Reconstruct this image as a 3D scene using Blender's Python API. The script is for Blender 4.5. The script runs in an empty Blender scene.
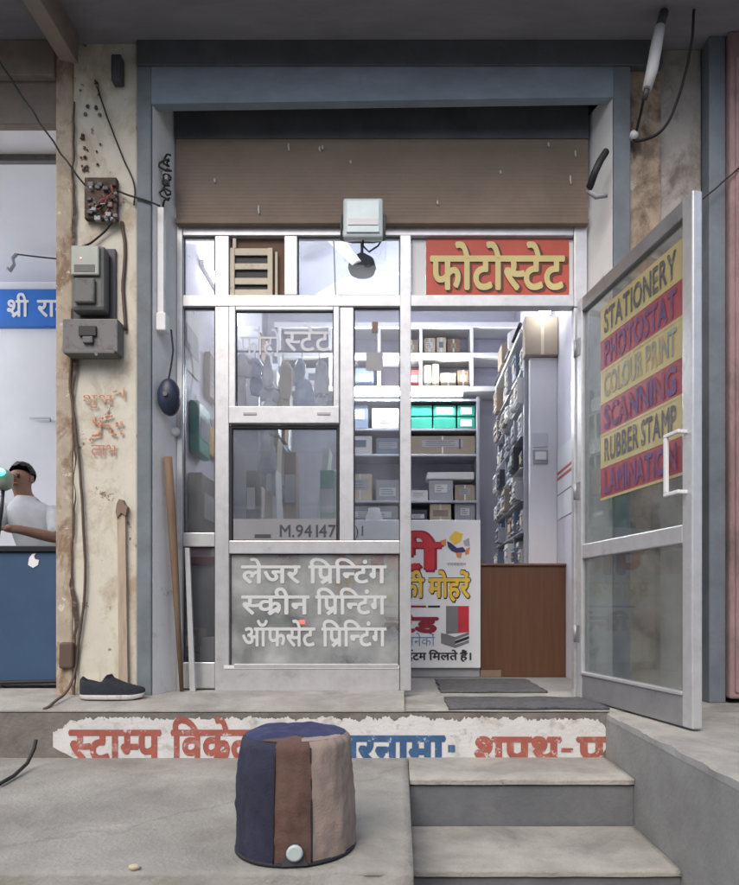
import bpy, bmesh, math, random
from mathutils import Vector, Matrix, noise
random.seed(7)
S = bpy.context.scene
COL = S.collection
R = math.radians
F, CX, CY, CZ = 650.0, 400.0, 608.0, 0.48      # focal length and principal point (photo pixels), eye height above shop floor


def P(px, py, Y):
    return Vector(((px - CX) * Y / F, Y, CZ + (CY - py) * Y / F))


def XX(px, Y): return (px - CX) * Y / F
def ZZ(py, Y): return CZ + (CY - py) * Y / F


# ------------------------------------------------------------------ materials
MATS = {}


def M(name, col, rough=.6, metal=0.0, var=.12, scale=5.0, bump=0.0, bscale=60.0, dirt=None, damt=.5, dscale=3.0,
      stretch=(1, 1, 1), dsharp=.12, emit=0.0, ecol=None, spec=.4, chip=None, chsc=9.0, chamt=.4, crack=None):
    m = bpy.data.materials.new(name)
    m.use_nodes = True
    nt = m.node_tree
    N, L = nt.nodes, nt.links
    b = N['Principled BSDF']
    b.inputs['Roughness'].default_value = rough
    b.inputs['Metallic'].default_value = metal
    b.inputs['Specular IOR Level'].default_value = spec
    tc = N.new('ShaderNodeTexCoord')
    mp = N.new('ShaderNodeMapping')
    mp.inputs['Scale'].default_value = stretch
    L.new(tc.outputs['Object'], mp.inputs['Vector'])
    n1 = N.new('ShaderNodeTexNoise')
    n1.inputs['Scale'].default_value = scale
    n1.inputs['Detail'].default_value = 8
    n1.inputs['Roughness'].default_value = .65
    L.new(mp.outputs['Vector'], n1.inputs['Vector'])
    cr = N.new('ShaderNodeValToRGB')
    cr.color_ramp.elements[0].position = .3
    cr.color_ramp.elements[1].position = .7
    cr.color_ramp.elements[0].color = (*[max(0, c * (1 - var)) for c in col], 1)
    cr.color_ramp.elements[1].color = (*[min(1, c * (1 + var)) for c in col], 1)
    L.new(n1.outputs['Fac'], cr.inputs['Fac'])
    out = cr.outputs['Color']
    if dirt:
        n2 = N.new('ShaderNodeTexNoise')
        n2.inputs['Scale'].default_value = dscale
        n2.inputs['Detail'].default_value = 10
        n2.inputs['Roughness'].default_value = .7
        n2.inputs['Distortion'].default_value = .4
        L.new(mp.outputs['Vector'], n2.inputs['Vector'])
        r2 = N.new('ShaderNodeValToRGB')
        t = .72 - .4 * damt
        r2.color_ramp.elements[0].position = t
        r2.color_ramp.elements[1].position = min(1, t + dsharp)
        L.new(n2.outputs['Fac'], r2.inputs['Fac'])
        mx = N.new('ShaderNodeMix')
        mx.data_type = 'RGBA'
        L.new(r2.outputs['Color'], mx.inputs['Factor'])
        L.new(out, mx.inputs['A'])
        mx.inputs['B'].default_value = (*dirt, 1)
        out = mx.outputs['Result']
    def layer(fac, c, out):
        mx = N.new('ShaderNodeMix'); mx.data_type = 'RGBA'
        L.new(fac, mx.inputs['Factor']); L.new(out, mx.inputs['A']); mx.inputs['B'].default_value = (*c, 1)
        return mx.outputs['Result']
    if chip:
        n4 = N.new('ShaderNodeTexNoise'); n4.inputs['Scale'].default_value = chsc; n4.inputs['Detail'].default_value = 12; n4.inputs['Roughness'].default_value = .75
        L.new(tc.outputs['Object'], n4.inputs['Vector'])
        r4 = N.new('ShaderNodeValToRGB'); t4_ = .74 - .3 * chamt
        r4.color_ramp.elements[0].position = t4_; r4.color_ramp.elements[1].position = t4_ + .02
        L.new(n4.outputs['Fac'], r4.inputs['Fac']); out = layer(r4.outputs['Color'], chip, out)
    if crack:
        n5 = N.new('ShaderNodeTexNoise'); n5.inputs['Scale'].default_value = 5; n5.inputs['Detail'].default_value = 6
        L.new(tc.outputs['Object'], n5.inputs['Vector'])
        ad = N.new('ShaderNodeMix'); ad.data_type = 'VECTOR'; ad.inputs['Factor'].default_value = .22
        L.new(tc.outputs['Object'], ad.inputs['A']); L.new(n5.outputs['Color'], ad.inputs['B'])
        vo = N.new('ShaderNodeTexVoronoi'); vo.feature = 'DISTANCE_TO_EDGE'; vo.inputs['Scale'].default_value = crack
        L.new(ad.outputs['Result'], vo.inputs['Vector'])
        r5 = N.new('ShaderNodeValToRGB'); r5.color_ramp.elements[0].position = 0; r5.color_ramp.elements[1].position = .012
        r5.color_ramp.elements[0].color = (.28, .28, .28, 1); r5.color_ramp.elements[1].color = (0, 0, 0, 1)
        L.new(vo.outputs['Distance'], r5.inputs['Fac']); out = layer(r5.outputs['Color'], [c * .35 for c in col], out)
    L.new(out, b.inputs['Base Color'])
    if bump:
        n3 = N.new('ShaderNodeTexNoise')
        n3.inputs['Scale'].default_value = bscale
        n3.inputs['Detail'].default_value = 6
        L.new(mp.outputs['Vector'], n3.inputs['Vector'])
        bp = N.new('ShaderNodeBump')
        bp.inputs['Strength'].default_value = bump
        bp.inputs['Distance'].default_value = .01
        L.new(n3.outputs['Fac'], bp.inputs['Height'])
        L.new(bp.outputs['Normal'], b.inputs['Normal'])
    if emit:
        b.inputs['Emission Color'].default_value = (*(ecol or col), 1)
        b.inputs['Emission Strength'].default_value = emit
    MATS[name] = m
    return m


def glass(name, tint, ior=1.5, dust=.06, dustcol=(.6, .6, .6), gain=1.0):
    m = bpy.data.materials.new(name)
    m.use_nodes = True
    N, L = m.node_tree.nodes, m.node_tree.links
    N.remove(N['Principled BSDF'])
    o = N['Material Output']
    t = N.new('ShaderNodeBsdfTransparent'); t.inputs['Color'].default_value = (*tint, 1)
    g = N.new('ShaderNodeBsdfGlossy'); g.inputs['Roughness'].default_value = .02
    d = N.new('ShaderNodeBsdfDiffuse'); d.inputs['Color'].default_value = (*dustcol, 1)
    f = N.new('ShaderNodeFresnel'); f.inputs['IOR'].default_value = ior
    m1 = N.new('ShaderNodeMixShader'); m2 = N.new('ShaderNodeMixShader')
    n = N.new('ShaderNodeTexNoise'); n.inputs['Scale'].default_value = 4; n.inputs['Detail'].default_value = 8
    tc = N.new('ShaderNodeTexCoord'); L.new(tc.outputs['Object'], n.inputs['Vector'])
    mr = N.new('ShaderNodeMapRange'); mr.inputs['From Min'].default_value = .35; mr.inputs['From Max'].default_value = .75
    mr.inputs['To Min'].default_value = dust * .4; mr.inputs['To Max'].default_value = dust * 2
    L.new(n.outputs['Fac'], mr.inputs['Value'])
    L.new(mr.outputs['Result'], m2.inputs['Fac']); L.new(t.outputs[0], m2.inputs[1]); L.new(d.outputs[0], m2.inputs[2])
    mul = N.new('ShaderNodeMath'); mul.operation = 'MULTIPLY'; mul.inputs[1].default_value = gain; mul.use_clamp = True
    L.new(f.outputs[0], mul.inputs[0])
    L.new(mul.outputs[0], m1.inputs['Fac']); L.new(m2.outputs[0], m1.inputs[1]); L.new(g.outputs[0], m1.inputs[2])
    L.new(m1.outputs[0], o.inputs['Surface'])
    MATS[name] = m


def lamp_mat(name, col, st):
    m = bpy.data.materials.new(name); m.use_nodes = True
    b = m.node_tree.nodes['Principled BSDF']
    b.inputs['Base Color'].default_value = (.8, .8, .8, 1)
    b.inputs['Emission Color'].default_value = (*col, 1)
    b.inputs['Emission Strength'].default_value = st
    MATS[name] = m


M('concrete', (.285, .278, .252), .88, var=.28, scale=2.6, bump=.5, bscale=70, dirt=(.185, .175, .16), damt=.58, dscale=1.9, dsharp=.22, chip=(.15, .145, .135), chsc=13, chamt=.26, crack=.9)
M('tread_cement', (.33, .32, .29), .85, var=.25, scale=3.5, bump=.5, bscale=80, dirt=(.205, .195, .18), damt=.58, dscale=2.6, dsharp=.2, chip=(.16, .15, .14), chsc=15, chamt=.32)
M('shaded_riser_cement', (.135, .14, .148), .85, var=.22, scale=4, bump=.3, bscale=50, dirt=(.19, .19, .188), damt=.45, dscale=2.5, dsharp=.3, chip=(.25, .245, .23), chsc=8, chamt=.2)  # slate cement, darkened further for the shade on upright faces
M('plinth_cement', (.17, .155, .14), .9, var=.25, scale=6, bump=.5, bscale=50, dirt=(.09, .075, .07), damt=.5, dscale=4, dsharp=.25)
M('kerb_cement', (.27, .27, .262), .9, var=.2, scale=3, bump=.25, bscale=60, dirt=(.19, .185, .18), damt=.5, dscale=2, dsharp=.3, chip=(.32, .315, .30), chsc=7, chamt=.1)
M('street_dust', (.20, .185, .165), .9, var=.25, scale=4, bump=.4)
M('indoor_floor', (.27, .265, .255), .6, var=.15, scale=3, dirt=(.17, .16, .155), damt=.4)
M('cream_paint', (.62, .585, .49), .8, var=.10, scale=3, bump=.5, bscale=20, dirt=(.42, .34, .25), damt=.55, dscale=4.2, stretch=(1, 1, .75), dsharp=.16, chip=(.23, .17, .12), chsc=7, chamt=.46)
M('beige_paint', (.44, .37, .285), .85, var=.22, scale=6, bump=.6, bscale=26, dirt=(.24, .165, .105), damt=.6, dscale=6, stretch=(1.1, 1, .7), dsharp=.12, chip=(.60, .56, .47), chsc=8, chamt=.5)
M('steel_blue_paint', (.155, .178, .205), .65, var=.18, scale=6, dirt=(.12, .115, .11), damt=.48, dscale=5, dsharp=.3)
M('beam_blue', (.23, .285, .34), .65, var=.2, scale=5, dirt=(.14, .15, .155), damt=.5, dscale=2.5, stretch=(.5, 1, 1), dsharp=.3)
M('dark_blue', (.10, .107, .12), .8, var=.2, dirt=(.15, .15, .15), damt=.4, dscale=3, dsharp=.3)
M('white_plaster', (.78, .78, .78), .7, var=.06, scale=6, bump=.2, bscale=25, dirt=(.40, .39, .36), damt=.33, dscale=5, dsharp=.1)
M('soffit', (.24, .24, .265), .85, var=.25, scale=3, bump=.3, bscale=30, dirt=(.15, .145, .15), damt=.5, dscale=2, stretch=(.3, 1, 1), dsharp=.3)
M('soffit_brown', (.24, .205, .18), .85, var=.25, scale=3, dirt=(.13, .11, .10), damt=.5, dscale=3, dsharp=.3)
M('stained_wall', (.37, .29, .22), .9, var=.3, scale=7, bump=.6, bscale=30, dirt=(.13, .095, .065), damt=.66, dscale=5, stretch=(1, 1, .8), dsharp=.14, chip=(.46, .42, .36), chsc=7, chamt=.42)
M('grey_wall', (.36, .335, .31), .9, var=.25, scale=6, bump=.5, bscale=30, dirt=(.17, .145, .125), damt=.6, dscale=4.5, stretch=(1, 1, .7), dsharp=.16, chip=(.45, .41, .36), chsc=8, chamt=.3)
M('pink_paint', (.30, .20, .205), .85, var=.2, scale=6, bump=.3, dirt=(.15, .11, .11), damt=.58, dscale=4, stretch=(1.2, 1, .6), dsharp=.2)
M('rust_shutter', (.235, .182, .142), .8, var=.14, scale=4, bump=.15, dirt=(.165, .125, .098), damt=.45, dscale=2.5, stretch=(.7, 1, 1), dsharp=.4)
M('droppings', (.55, .53, .5), .8)
M('aluminium', (.60, .60, .61), .36, metal=.5, var=.10, scale=14, bump=.08, bscale=18, dirt=(.36, .345, .32), damt=.36, dscale=9, dsharp=.25, chip=(.30, .29, .27), chsc=22, chamt=.12)
M('aluminium_dark', (.33, .33, .34), .45, metal=.5, var=.12, scale=8, dirt=(.18, .17, .16), damt=.35, dscale=7, dsharp=.2)
M('rubber', (.03, .03, .032), .7)
M('lav_wall', (.66, .65, .72), .7, var=.05, scale=2, bump=.1, bscale=25, dirt=(.50, .49, .55), damt=.25, dscale=2.5, dsharp=.2)
M('white_wall', (.74, .74, .77), .7, var=.04, scale=2, dirt=(.58, .58, .62), damt=.25, dscale=2, dsharp=.3)
M('ceiling_paint', (.40, .42, .50), .8, var=.06, scale=2, dirt=(.33, .35, .42), damt=.4, dscale=2, dsharp=.3)
M('white_paint', (.74, .74, .74), .5, var=.05)
M('cream_plastic', (.62, .55, .42), .55, var=.08, dirt=(.35, .28, .2), damt=.35, dscale=12)
M('brown_board', (.15, .085, .055), .7, var=.2)
M('wood_laminate', (.11, .050, .027), .45, var=.22, scale=6, stretch=(6, 6, .35))
M('stick_wood', (.20, .13, .085), .75, var=.25, scale=14, stretch=(3, 3, .2), bump=.3)
M('batten_wood', (.42, .34, .26), .8, var=.25, scale=10, stretch=(3, 3, .3), dirt=(.15, .09, .06), damt=.45, dscale=6)
M('meter_grey', (.13, .13, .125), .55, var=.1, dirt=(.075, .07, .06), damt=.4, dscale=12)
M('meter_clear', (.30, .33, .28), .25, var=.1, spec=.6)
M('box_grey', (.17, .165, .165), .6, var=.1, dirt=(.10, .085, .075), damt=.45, dscale=14)
M('junction', (.085, .06, .045), .85, var=.4, scale=25, bump=.6, bscale=60, dirt=(.24, .19, .15), damt=.4, dscale=20)
M('black_plastic', (.018, .019, .022), .5)
M('navy_plastic', (.022, .03, .055), .4, var=.2)
M('cable_black', (.02, .02, .02), .6)
M('cable_brown', (.11, .075, .055), .7)
M('cable_white', (.6, .6, .6), .6)
M('lamp_body', (.55, .62, .63), .4)
M('lamp_glass', (.62, .74, .74), .15, spec=.6)
M('sign_red', (.50, .085, .055), .5, var=.12)
M('gold_letter', (.62, .52, .22), .45, var=.1)
M('brown_edge', (.14, .05, .03), .6)
M('sign_yellow', (.43, .36, .17), .5, var=.12, dirt=(.36, .33, .25), damt=.3)
M('strip_red', (.30, .062, .075), .5, var=.15, dirt=(.33, .12, .13), damt=.3, dscale=5)
M('strip_purple', (.115, .06, .155), .6, var=.3, scale=12, dirt=(.24, .065, .10), damt=.58, dscale=14, chip=(.28, .07, .08), chsc=26, chamt=.3)
M('letter_dark', (.09, .092, .10), .6, var=.25, dirt=(.24, .22, .16), damt=.5, dscale=22, chip=(.34, .31, .22), chsc=30, chamt=.3)
M('letter_faded', (.22, .25, .22), .6, var=.3, scale=12, dirt=(.36, .27, .17), damt=.6, dscale=9, chip=(.40, .35, .2), chsc=26, chamt=.35)
M('vinyl_white', (.58, .59, .59), .5, var=.05, dirt=(.55, .55, .55), damt=.3, dscale=20)
M('vinyl_faint', (.60, .60, .64), .5)
M('vinyl_grey', (.22, .225, .24), .5, var=.08)
M('vinyl_num', (.05, .055, .065), .5)
M('wall_white', (.60, .595, .58), .8, var=.1, dirt=(.40, .37, .34), damt=.45, dscale=14, bump=.3, chip=(.20, .18, .165), chsc=24, chamt=.32)
M('wall_red', (.34, .10, .075), .8, var=.2, scale=14, dirt=(.42, .22, .18), damt=.45, dscale=16, chip=(.52, .50, .48), chsc=26, chamt=.52)
M('wall_blue', (.045, .105, .22), .8, var=.2, scale=14, dirt=(.12, .18, .28), damt=.4, dscale=16, chip=(.5, .5, .5), chsc=26, chamt=.48)
M('mark_red', (.46, .17, .10), .85, var=.25, dirt=(.55, .40, .30), damt=.55, dscale=25, chip=(.60, .55, .45), chsc=42, chamt=.62)
M('shoe_navy', (.018, .02, .027), .85, var=.3, scale=60, bump=.4, bscale=200)
M('sole_white', (.5, .49, .47), .6, var=.1, dirt=(.25, .23, .2), damt=.4, dscale=20)
M('mat_rubber', (.085, .085, .088), .9, var=.4, scale=40, bump=.6, bscale=120, dirt=(.16, .155, .15), damt=.4, dscale=6, dsharp=.3)
M('navy_cloth', (.024, .026, .05), .85, var=.3, scale=7, bump=.22, bscale=160, dirt=(.045, .05, .095), damt=.5, dscale=6, dsharp=.3)
M('navy_top', (.03, .036, .095), .85, var=.3, scale=9, bump=.22, bscale=160, dirt=(.055, .06, .13), damt=.45, dscale=7)
M('brown_cloth', (.115, .067, .052), .85, var=.18, scale=9, bump=.22, bscale=160, dirt=(.08, .045, .036), damt=.45, dscale=6)
M('beige_cloth', (.30, .235, .20), .85, var=.14, scale=7, bump=.22, bscale=160, dirt=(.2, .15, .13), damt=.45, dscale=5, dsharp=.25)
M('piping', (.02, .02, .025), .7)
M('tap_white', (.46, .53, .51), .4, var=.06)
M('counter_blue', (.045, .085, .16), .4, var=.12, scale=3)
M('counter_black', (.02, .02, .025), .35)
M('sign_blue', (.02, .14, .50), .45, var=.05)
M('skin', (.23, .125, .085), .6, var=.12)
M('shirt', (.50, .52, .55), .85, var=.12, scale=9, bump=.4, bscale=14)
M('trouser', (.06, .06, .07), .8)
M('hair', (.012, .011, .01), .7)
M('device', (.23, .26, .22), .5)
M('board_white', (.72, .73, .75), .4, var=.03)
M('p_red', (.52, .03, .045), .5)
M('p_maroon', (.26, .02, .04), .5)
M('p_yellow', (.75, .48, .06), .5)
M('p_black', (.03, .03, .035), .5)
M('p_grey', (.18, .18, .19), .5)
M('p_blue', (.18, .25, .42), .5)
M('p_orange', (.62, .22, .06), .5)
M('p_navy', (.04, .035, .13), .5)
M('steel_rack', (.42, .43, .47), .45, metal=.4)
M('cab_inside', (.46, .45, .54), .6)
M('green_packet', (.025, .25, .18), .4, var=.2)
M('carton', (.32, .26, .20), .8, var=.12, dirt=(.24, .19, .14), damt=.3)
M('carton_pale', (.52, .45, .33), .8, var=.1)
M('paper', (.66, .65, .63), .8, var=.06)
M('paper_grey', (.35, .35, .37), .8, var=.12)
M('pack_blue', (.13, .17, .24), .5, var=.15)
M('pack_brown', (.22, .15, .11), .6, var=.15)
M('pack_dark', (.06, .06, .07), .5, var=.2)
M('pack_red', (.42, .07, .07), .5)
M('poly_bag', (.62, .63, .68), .25, var=.12, scale=14, spec=.6)
M('poly_blue', (.36, .43, .58), .25, var=.2, scale=14, spec=.6)
M('fan_dark', (.012, .012, .016), .8, spec=.1)
M('machine_grey', (.30, .31, .33), .5)
M('street_wall_a', (.45, .38, .30), .8, var=.12)
M('street_wall_b', (.36, .38, .40), .8, var=.12)
M('street_wall_c', (.48, .33, .27), .8, var=.12)
M('shutter_green', (.09, .17, .17), .6)
M('window_dark', (.03, .035, .04), .2)
glass('glass_clear', (.92, .93, .95), dust=.07, dustcol=(.6, .6, .64))
glass('glass_tint', (.85, .88, .90), dust=.15, dustcol=(.5, .51, .54), gain=1.6)
glass('glass_hazy', (.80, .81, .82), dust=.42, dustcol=(.56, .58, .565), gain=1.4)
glass('glass_grey', (.82, .83, .85), dust=.13, dustcol=(.45, .45, .45), gain=1.5)
glass('glass_door', (.82, .85, .84), dust=.14, dustcol=(.42, .43, .42), gain=.35)
lamp_mat('tube_fill', (.92, .95, 1), 34)
lamp_mat('tube_hot', (.94, .97, 1), 230)
lamp_mat('bulb_lit', (.93, .97, 1), 16)
lamp_mat('tube_lit_next', (.95, .97, 1), 260)
lamp_mat('led_teal', (.0, .9, .62), 2.2)
lamp_mat('led_red', (1, .08, .05), 2.0)

# ------------------------------------------------------------------ mesh building
ORIG = {}


def setp(o, label=None, cat=None, group=None, kind=None):
    if label: o['label'] = label
    if cat: o['category'] = cat
    if group: o['group'] = group
    if kind: o['kind'] = kind
    return o


def thing(name, loc, label, cat, group=None):
    o = bpy.data.objects.new(name, None)
    o.empty_display_size = .1
    COL.objects.link(o)
    o.location = loc
    ORIG[o.name] = Vector(loc)
    return setp(o, label, cat, group)


class B:
    def __init__(s):
        s.bm = bmesh.new(); s.mats = []

    def mi(s, mat):
        if mat not in s.mats: s.mats.append(mat)
        return s.mats.index(mat)

    def _fin(s, faces, mat, smooth=False):
        i = s.mi(mat)
        for f in faces:
            f.material_index = i; f.smooth = smooth

    def box(s, x0, x1, y0, y1, z0, z1, mat, bevel=0.0, mx=None):
        old = set(s.bm.faces)
        g = bmesh.ops.create_cube(s.bm, size=1)
        vs = g['verts']
        for v in vs:
            v.co = Vector(((x0 + x1) / 2 + v.co.x * (x1 - x0), (y0 + y1) / 2 + v.co.y * (y1 - y0), (z0 + z1) / 2 + v.co.z * (z1 - z0)))
        if bevel:
            es = list({e for v in vs for e in v.link_edges})
            bmesh.ops.bevel(s.bm, geom=es, offset=min(bevel, .45 * min(abs(x1 - x0), abs(y1 - y0), abs(z1 - z0))), segments=2, affect='EDGES', profile=.5)
        fs = [f for f in s.bm.faces if f not in old]
        if mx:
            for v in {v for f in fs for v in f.verts}: v.co = mx @ v.co
        s._fin(fs, mat)
        return s

    def slab(s, x0, x1, y0, y1, z0, z1, mat, rough=.005, step=.03, r=.012):
        """a cast block with worn, uneven front and side edges: a grid over top and front"""
        nx = max(2, int((x1 - x0) / step)); ny = max(2, int((y1 - y0) / step))
        prof = [(y0, z0)] + [(y0, z0 + (z1 - r - z0) * k / 5) for k in range(1, 6)] + [(y0 + r * .3, z1 - r * .3)] + [(y0 + r + (y1 - y0 - r) * k / ny, z1) for k in range(ny + 1)]
        rows = []
        for k, (y, z) in enumerate(prof):
            row = []
            for i in range(nx + 1):
                x = x0 + (x1 - x0) * i / nx
                p = Vector((x, y, z))
                e = 1.0 if k in (5, 6, 7) else .35
                n = noise.noise(p * 9) * .6 + noise.noise(p * 31) * .4
                chip = max(0, noise.noise(Vector((x * 7, z1 * 9, y0 * 5))) - .28) * 3 if k in (5, 6, 7) else 0
                if 0 < i < nx or k in (5, 6, 7):
                    p += Vector((0, e * n * rough + chip * .018 * (k != 7), min(0, e * n * rough * .6 - .001) - chip * .014 * (k != 5)))
                row.append(s.bm.verts.new(p))
            rows.append(row)
        fs = [s.bm.faces.new([rows[k][i], rows[k][i + 1], rows[k + 1][i + 1], rows[k + 1][i]]) for k in range(len(rows) - 1) for i in range(nx)]
        for col in (0, nx):
            ring = [rows[k][col] for k in range(len(rows))]
            bl = s.bm.verts.new((ring[0].co.x, y1, z0))
            fs.append(s.bm.faces.new(ring + [bl]))
        bmesh.ops.recalc_face_normals(s.bm, faces=fs)
        s._fin(fs, mat)
        for f in fs: f.smooth = len(f.verts) == 4
        return s

    def face(s, pts, mat):
        f = s.bm.faces.new([s.bm.verts.new(p) for p in pts])
        s._fin([f], mat)
        return s

    def prism(s, pts, vec, mat, bevel=0):
        vec = Vector(vec)
        a = [s.bm.verts.new(Vector(p)) for p in pts]
        b = [s.bm.verts.new(Vector(p) + vec) for p in pts]
        fs = [s.bm.faces.new(a), s.bm.faces.new(b[::-1])]
        n = len(a)
        for i in range(n):
            fs.append(s.bm.faces.new([a[i], b[i], b[(i + 1) % n], a[(i + 1) % n]]))
        bmesh.ops.recalc_face_normals(s.bm, faces=fs)
        s._fin(fs, mat)
        return s

    def tube(s, pts, r, mat, n=8, caps=True):
        pts = [Vector(p) for p in pts]
        rs = r if isinstance(r, (list, tuple)) else [r] * len(pts)
        rings = []; up = None; fs = []
        for i, p in enumerate(pts):
            t = (pts[min(i + 1, len(pts) - 1)] - pts[max(i - 1, 0)]).normalized()
            if up is None:
                up = Vector((0, 0, 1)) if abs(t.z) < .9 else Vector((1, 0, 0))
            a = (up - t * up.dot(t)).normalized(); up = a
            b = t.cross(a)
            rings.append([s.bm.verts.new(p + (a * math.cos(2 * math.pi * k / n) + b * math.sin(2 * math.pi * k / n)) * rs[i]) for k in range(n)])
        for i in range(len(rings) - 1):
            for k in range(n):
                fs.append(s.bm.faces.new([rings[i][k], rings[i][(k + 1) % n], rings[i + 1][(k + 1) % n], rings[i + 1][k]]))
        s._fin(fs, mat, True)
        if caps:
            s._fin([s.bm.faces.new(rings[0][::-1]), s.bm.faces.new(rings[-1])], mat)
        return s

    def cyl(s, p0, p1, r0, mat, r1=None, n=20):
        return s.tube([p0, p1], [r0, r0 if r1 is None else r1], mat, n)

    def lathe(s, prof, c, mat, axis='Z', n=32, smooth=True):
        rings = []; fs = []
        for (r, h) in prof:
            ring = []
            for k in range(n):
                a = 2 * math.pi * k / n
                u, w = r * math.cos(a), r * math.sin(a)
                d = Vector((u, w, h)) if axis == 'Z' else (Vector((u, h, w)) if axis == 'Y' else Vector((h, u, w)))
                ring.append(s.bm.verts.new(Vector(c) + d))
            rings.append(ring)
        for i in range(len(rings) - 1):
            for k in range(n):
                fs.append(s.bm.faces.new([rings[i][k], rings[i][(k + 1) % n], rings[i + 1][(k + 1) % n], rings[i + 1][k]]))
        fs += [s.bm.faces.new(rings[0][::-1]), s.bm.faces.new(rings[-1])]
        bmesh.ops.recalc_face_normals(s.bm, faces=fs)
        s._fin(fs, mat, smooth)
        return s

    def sheet(s, x0, x1, nx, y0, y1, ny, fz, mat, smooth=True):
        vs = [[s.bm.verts.new((x0 + (x1 - x0) * i / nx, y0 + (y1 - y0) * j / ny, fz(x0 + (x1 - x0) * i / nx, y0 + (y1 - y0) * j / ny))) for i in range(nx + 1)] for j in range(ny + 1)]
        fs = [s.bm.faces.new([vs[j][i], vs[j][i + 1], vs[j + 1][i + 1], vs[j + 1][i]]) for j in range(ny) for i in range(nx)]
        s._fin(fs, mat, smooth)
        return s

    def text(s, toks, o, u, w, width, h, mat, bold=.012, shear=0, jit=0):
        """lettering as a sheet: o lower-left corner, u/w unit vectors to the right and up, h headline (or cap) height"""
        gl, tw = layout(toks)
        o, u, w = Vector(o), Vector(u).normalized(), Vector(w).normalized()
        k = h / CAP[0]
        kx = width / tw if width else k
        nrm = u.cross(w)
        cps = [(0, 0)] if bold <= 0 else [(0, 0)] + [(math.cos(a) * bold, math.sin(a) * bold) for a in (0, 1.05, 2.09, 3.14, 4.19, 5.24)]
        out = []; lay = 0
        for (v, f, gx) in gl:
            for (ox, oy) in cps:
                lay += 1
                nv = [s.bm.verts.new(o + u * ((x + gx + ox) * kx) + w * ((y + oy) * k) + nrm * (lay * 1.2e-5)) for x, y in v]
                for q in f:
                    if len(set(q)) < 3: continue
                    try: out.append(s.bm.faces.new([nv[i] for i in q]))
                    except ValueError: pass
        s._fin(out, mat)
        return s

    def stroke(s, pts, o, u, w, wd, mat):
        o, u, w = Vector(o), Vector(u), Vector(w)
        for (a, b) in zip(pts, pts[1:]):
            a, b = Vector(a), Vector(b)
            s.lay = getattr(s, 'lay', 0) + 1
            t = (b - a).normalized(); n = Vector((-t.y, t.x)) * wd / 2; t = t * wd * .3
            q = [a - t + n, b + t + n, b + t - n, a - t - n]
            s.face([o + u * p.x + w * p.y + u.cross(w) * (s.lay * 6e-5) for p in q], mat)
        return s

    def build(s, name, parent=None, label=None, cat=None, group=None, kind=None, origin=None, wob=0, wsc=6):
        if wob:
            for v in s.bm.verts:
                v.co += noise.noise_vector(v.co * wsc) * wob
        me = bpy.data.meshes.new(name)
        if parent is not None: og = ORIG[parent.name]
        elif origin is not None: og = Vector(origin)
        else:
            lo = Vector([min(v.co[i] for v in s.bm.verts) for i in range(3)]); hi = Vector([max(v.co[i] for v in s.bm.verts) for i in range(3)])
            og = Vector(((lo.x + hi.x) / 2, (lo.y + hi.y) / 2, lo.z))
        bmesh.ops.translate(s.bm, verts=s.bm.verts[:], vec=-og)
        s.bm.to_mesh(me); s.bm.free()
        for m in s.mats: me.materials.append(MATS[m])
        o = bpy.data.objects.new(name, me)
        COL.objects.link(o)
        if parent is not None: o.parent = parent
        else: o.location = og
        ORIG[o.name] = og
        return setp(o, label, cat, group, kind)


# ------------------------------------------------------------------ lettering
GC = {}
CAP = [.622]
MARK = set("ेैंँॅ्ो") - {'ो'}


def glyph(ch, half=False):
    k = (ch, half)
    if k in GC: return GC[k]
    c = bpy.data.curves.new('glyph', 'FONT'); c.body = ch; c.resolution_u = 3
    o = bpy.data.objects.new('glyph', c); COL.objects.link(o)
    bpy.context.view_layer.update()
    me = bpy.data.meshes.new_from_object(o.evaluated_get(bpy.context.evaluated_depsgraph_get()))
    bpy.data.objects.remove(o); bpy.data.curves.remove(c)
    bm = bmesh.new(); bm.from_mesh(me); bpy.data.meshes.remove(me)
    bmesh.ops.triangulate(bm, faces=bm.faces[:])
    xm = max((v.co.x for v in bm.verts), default=.3)
    if half:
        cut = xm - .185
        bmesh.ops.bisect_plane(bm, geom=bm.verts[:] + bm.edges[:] + bm.faces[:], plane_co=(cut, 0, 0), plane_no=(1, 0, 0), clear_outer=True)
        xm = cut - .01
    bm.verts.index_update()
    r = ([(v.co.x, v.co.y) for v in bm.verts], [[v.index for v in f.verts] for f in bm.faces], xm)
    bm.free(); GC[k] = r
    return r


def layout(toks):
    """toks: list of characters; 'X-' half form, 'X~' with a rakar stroke, ' ' space"""
    G = []; x = 0
    latin = all(t[0] < '\u0900' for t in toks)
    CAP[0] = .69 if latin else .622
    for t in toks:
        ch = t[0]
        if ch == ' ': x += .22; continue
        v, f, xm = glyph(ch, t.endswith('-'))
        G.append((v, f, x))
        if t.endswith('~'):
            st = xm - .13
            G.append(([(st, .25), (st, .16), (st - .25, -.03), (st - .32, .04)], [[0, 1, 2, 3]], x))
        if ch in MARK: continue
        if ch in 'ि': x += .273
        elif ch in 'ीोॉा': x += .273
        elif latin: x += xm + .07
        else: x += xm
    return G, max(x, .1)


def D(s):
    """split a spec string: half forms as X-, rakar as X~"""
    out = []
    for c in s:
        if c in '-~' and out: out[-1] += c
        else: out.append(c)
    return out


ux, uy, uz = Vector((1, 0, 0)), Vector((0, 1, 0)), Vector((0, 0, 1))


def sag(a, b, d, n=14, wig=0.0):
    a, b = Vector(a), Vector(b)
    return [a.lerp(b, i / n) + Vector((noise.noise(Vector((i * .7, a.x, 3))) * wig, noise.noise(Vector((i * .7, a.z, 9))) * wig, -d * 4 * (i / n) * (1 - i / n))) for i in range(n + 1)]


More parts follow.
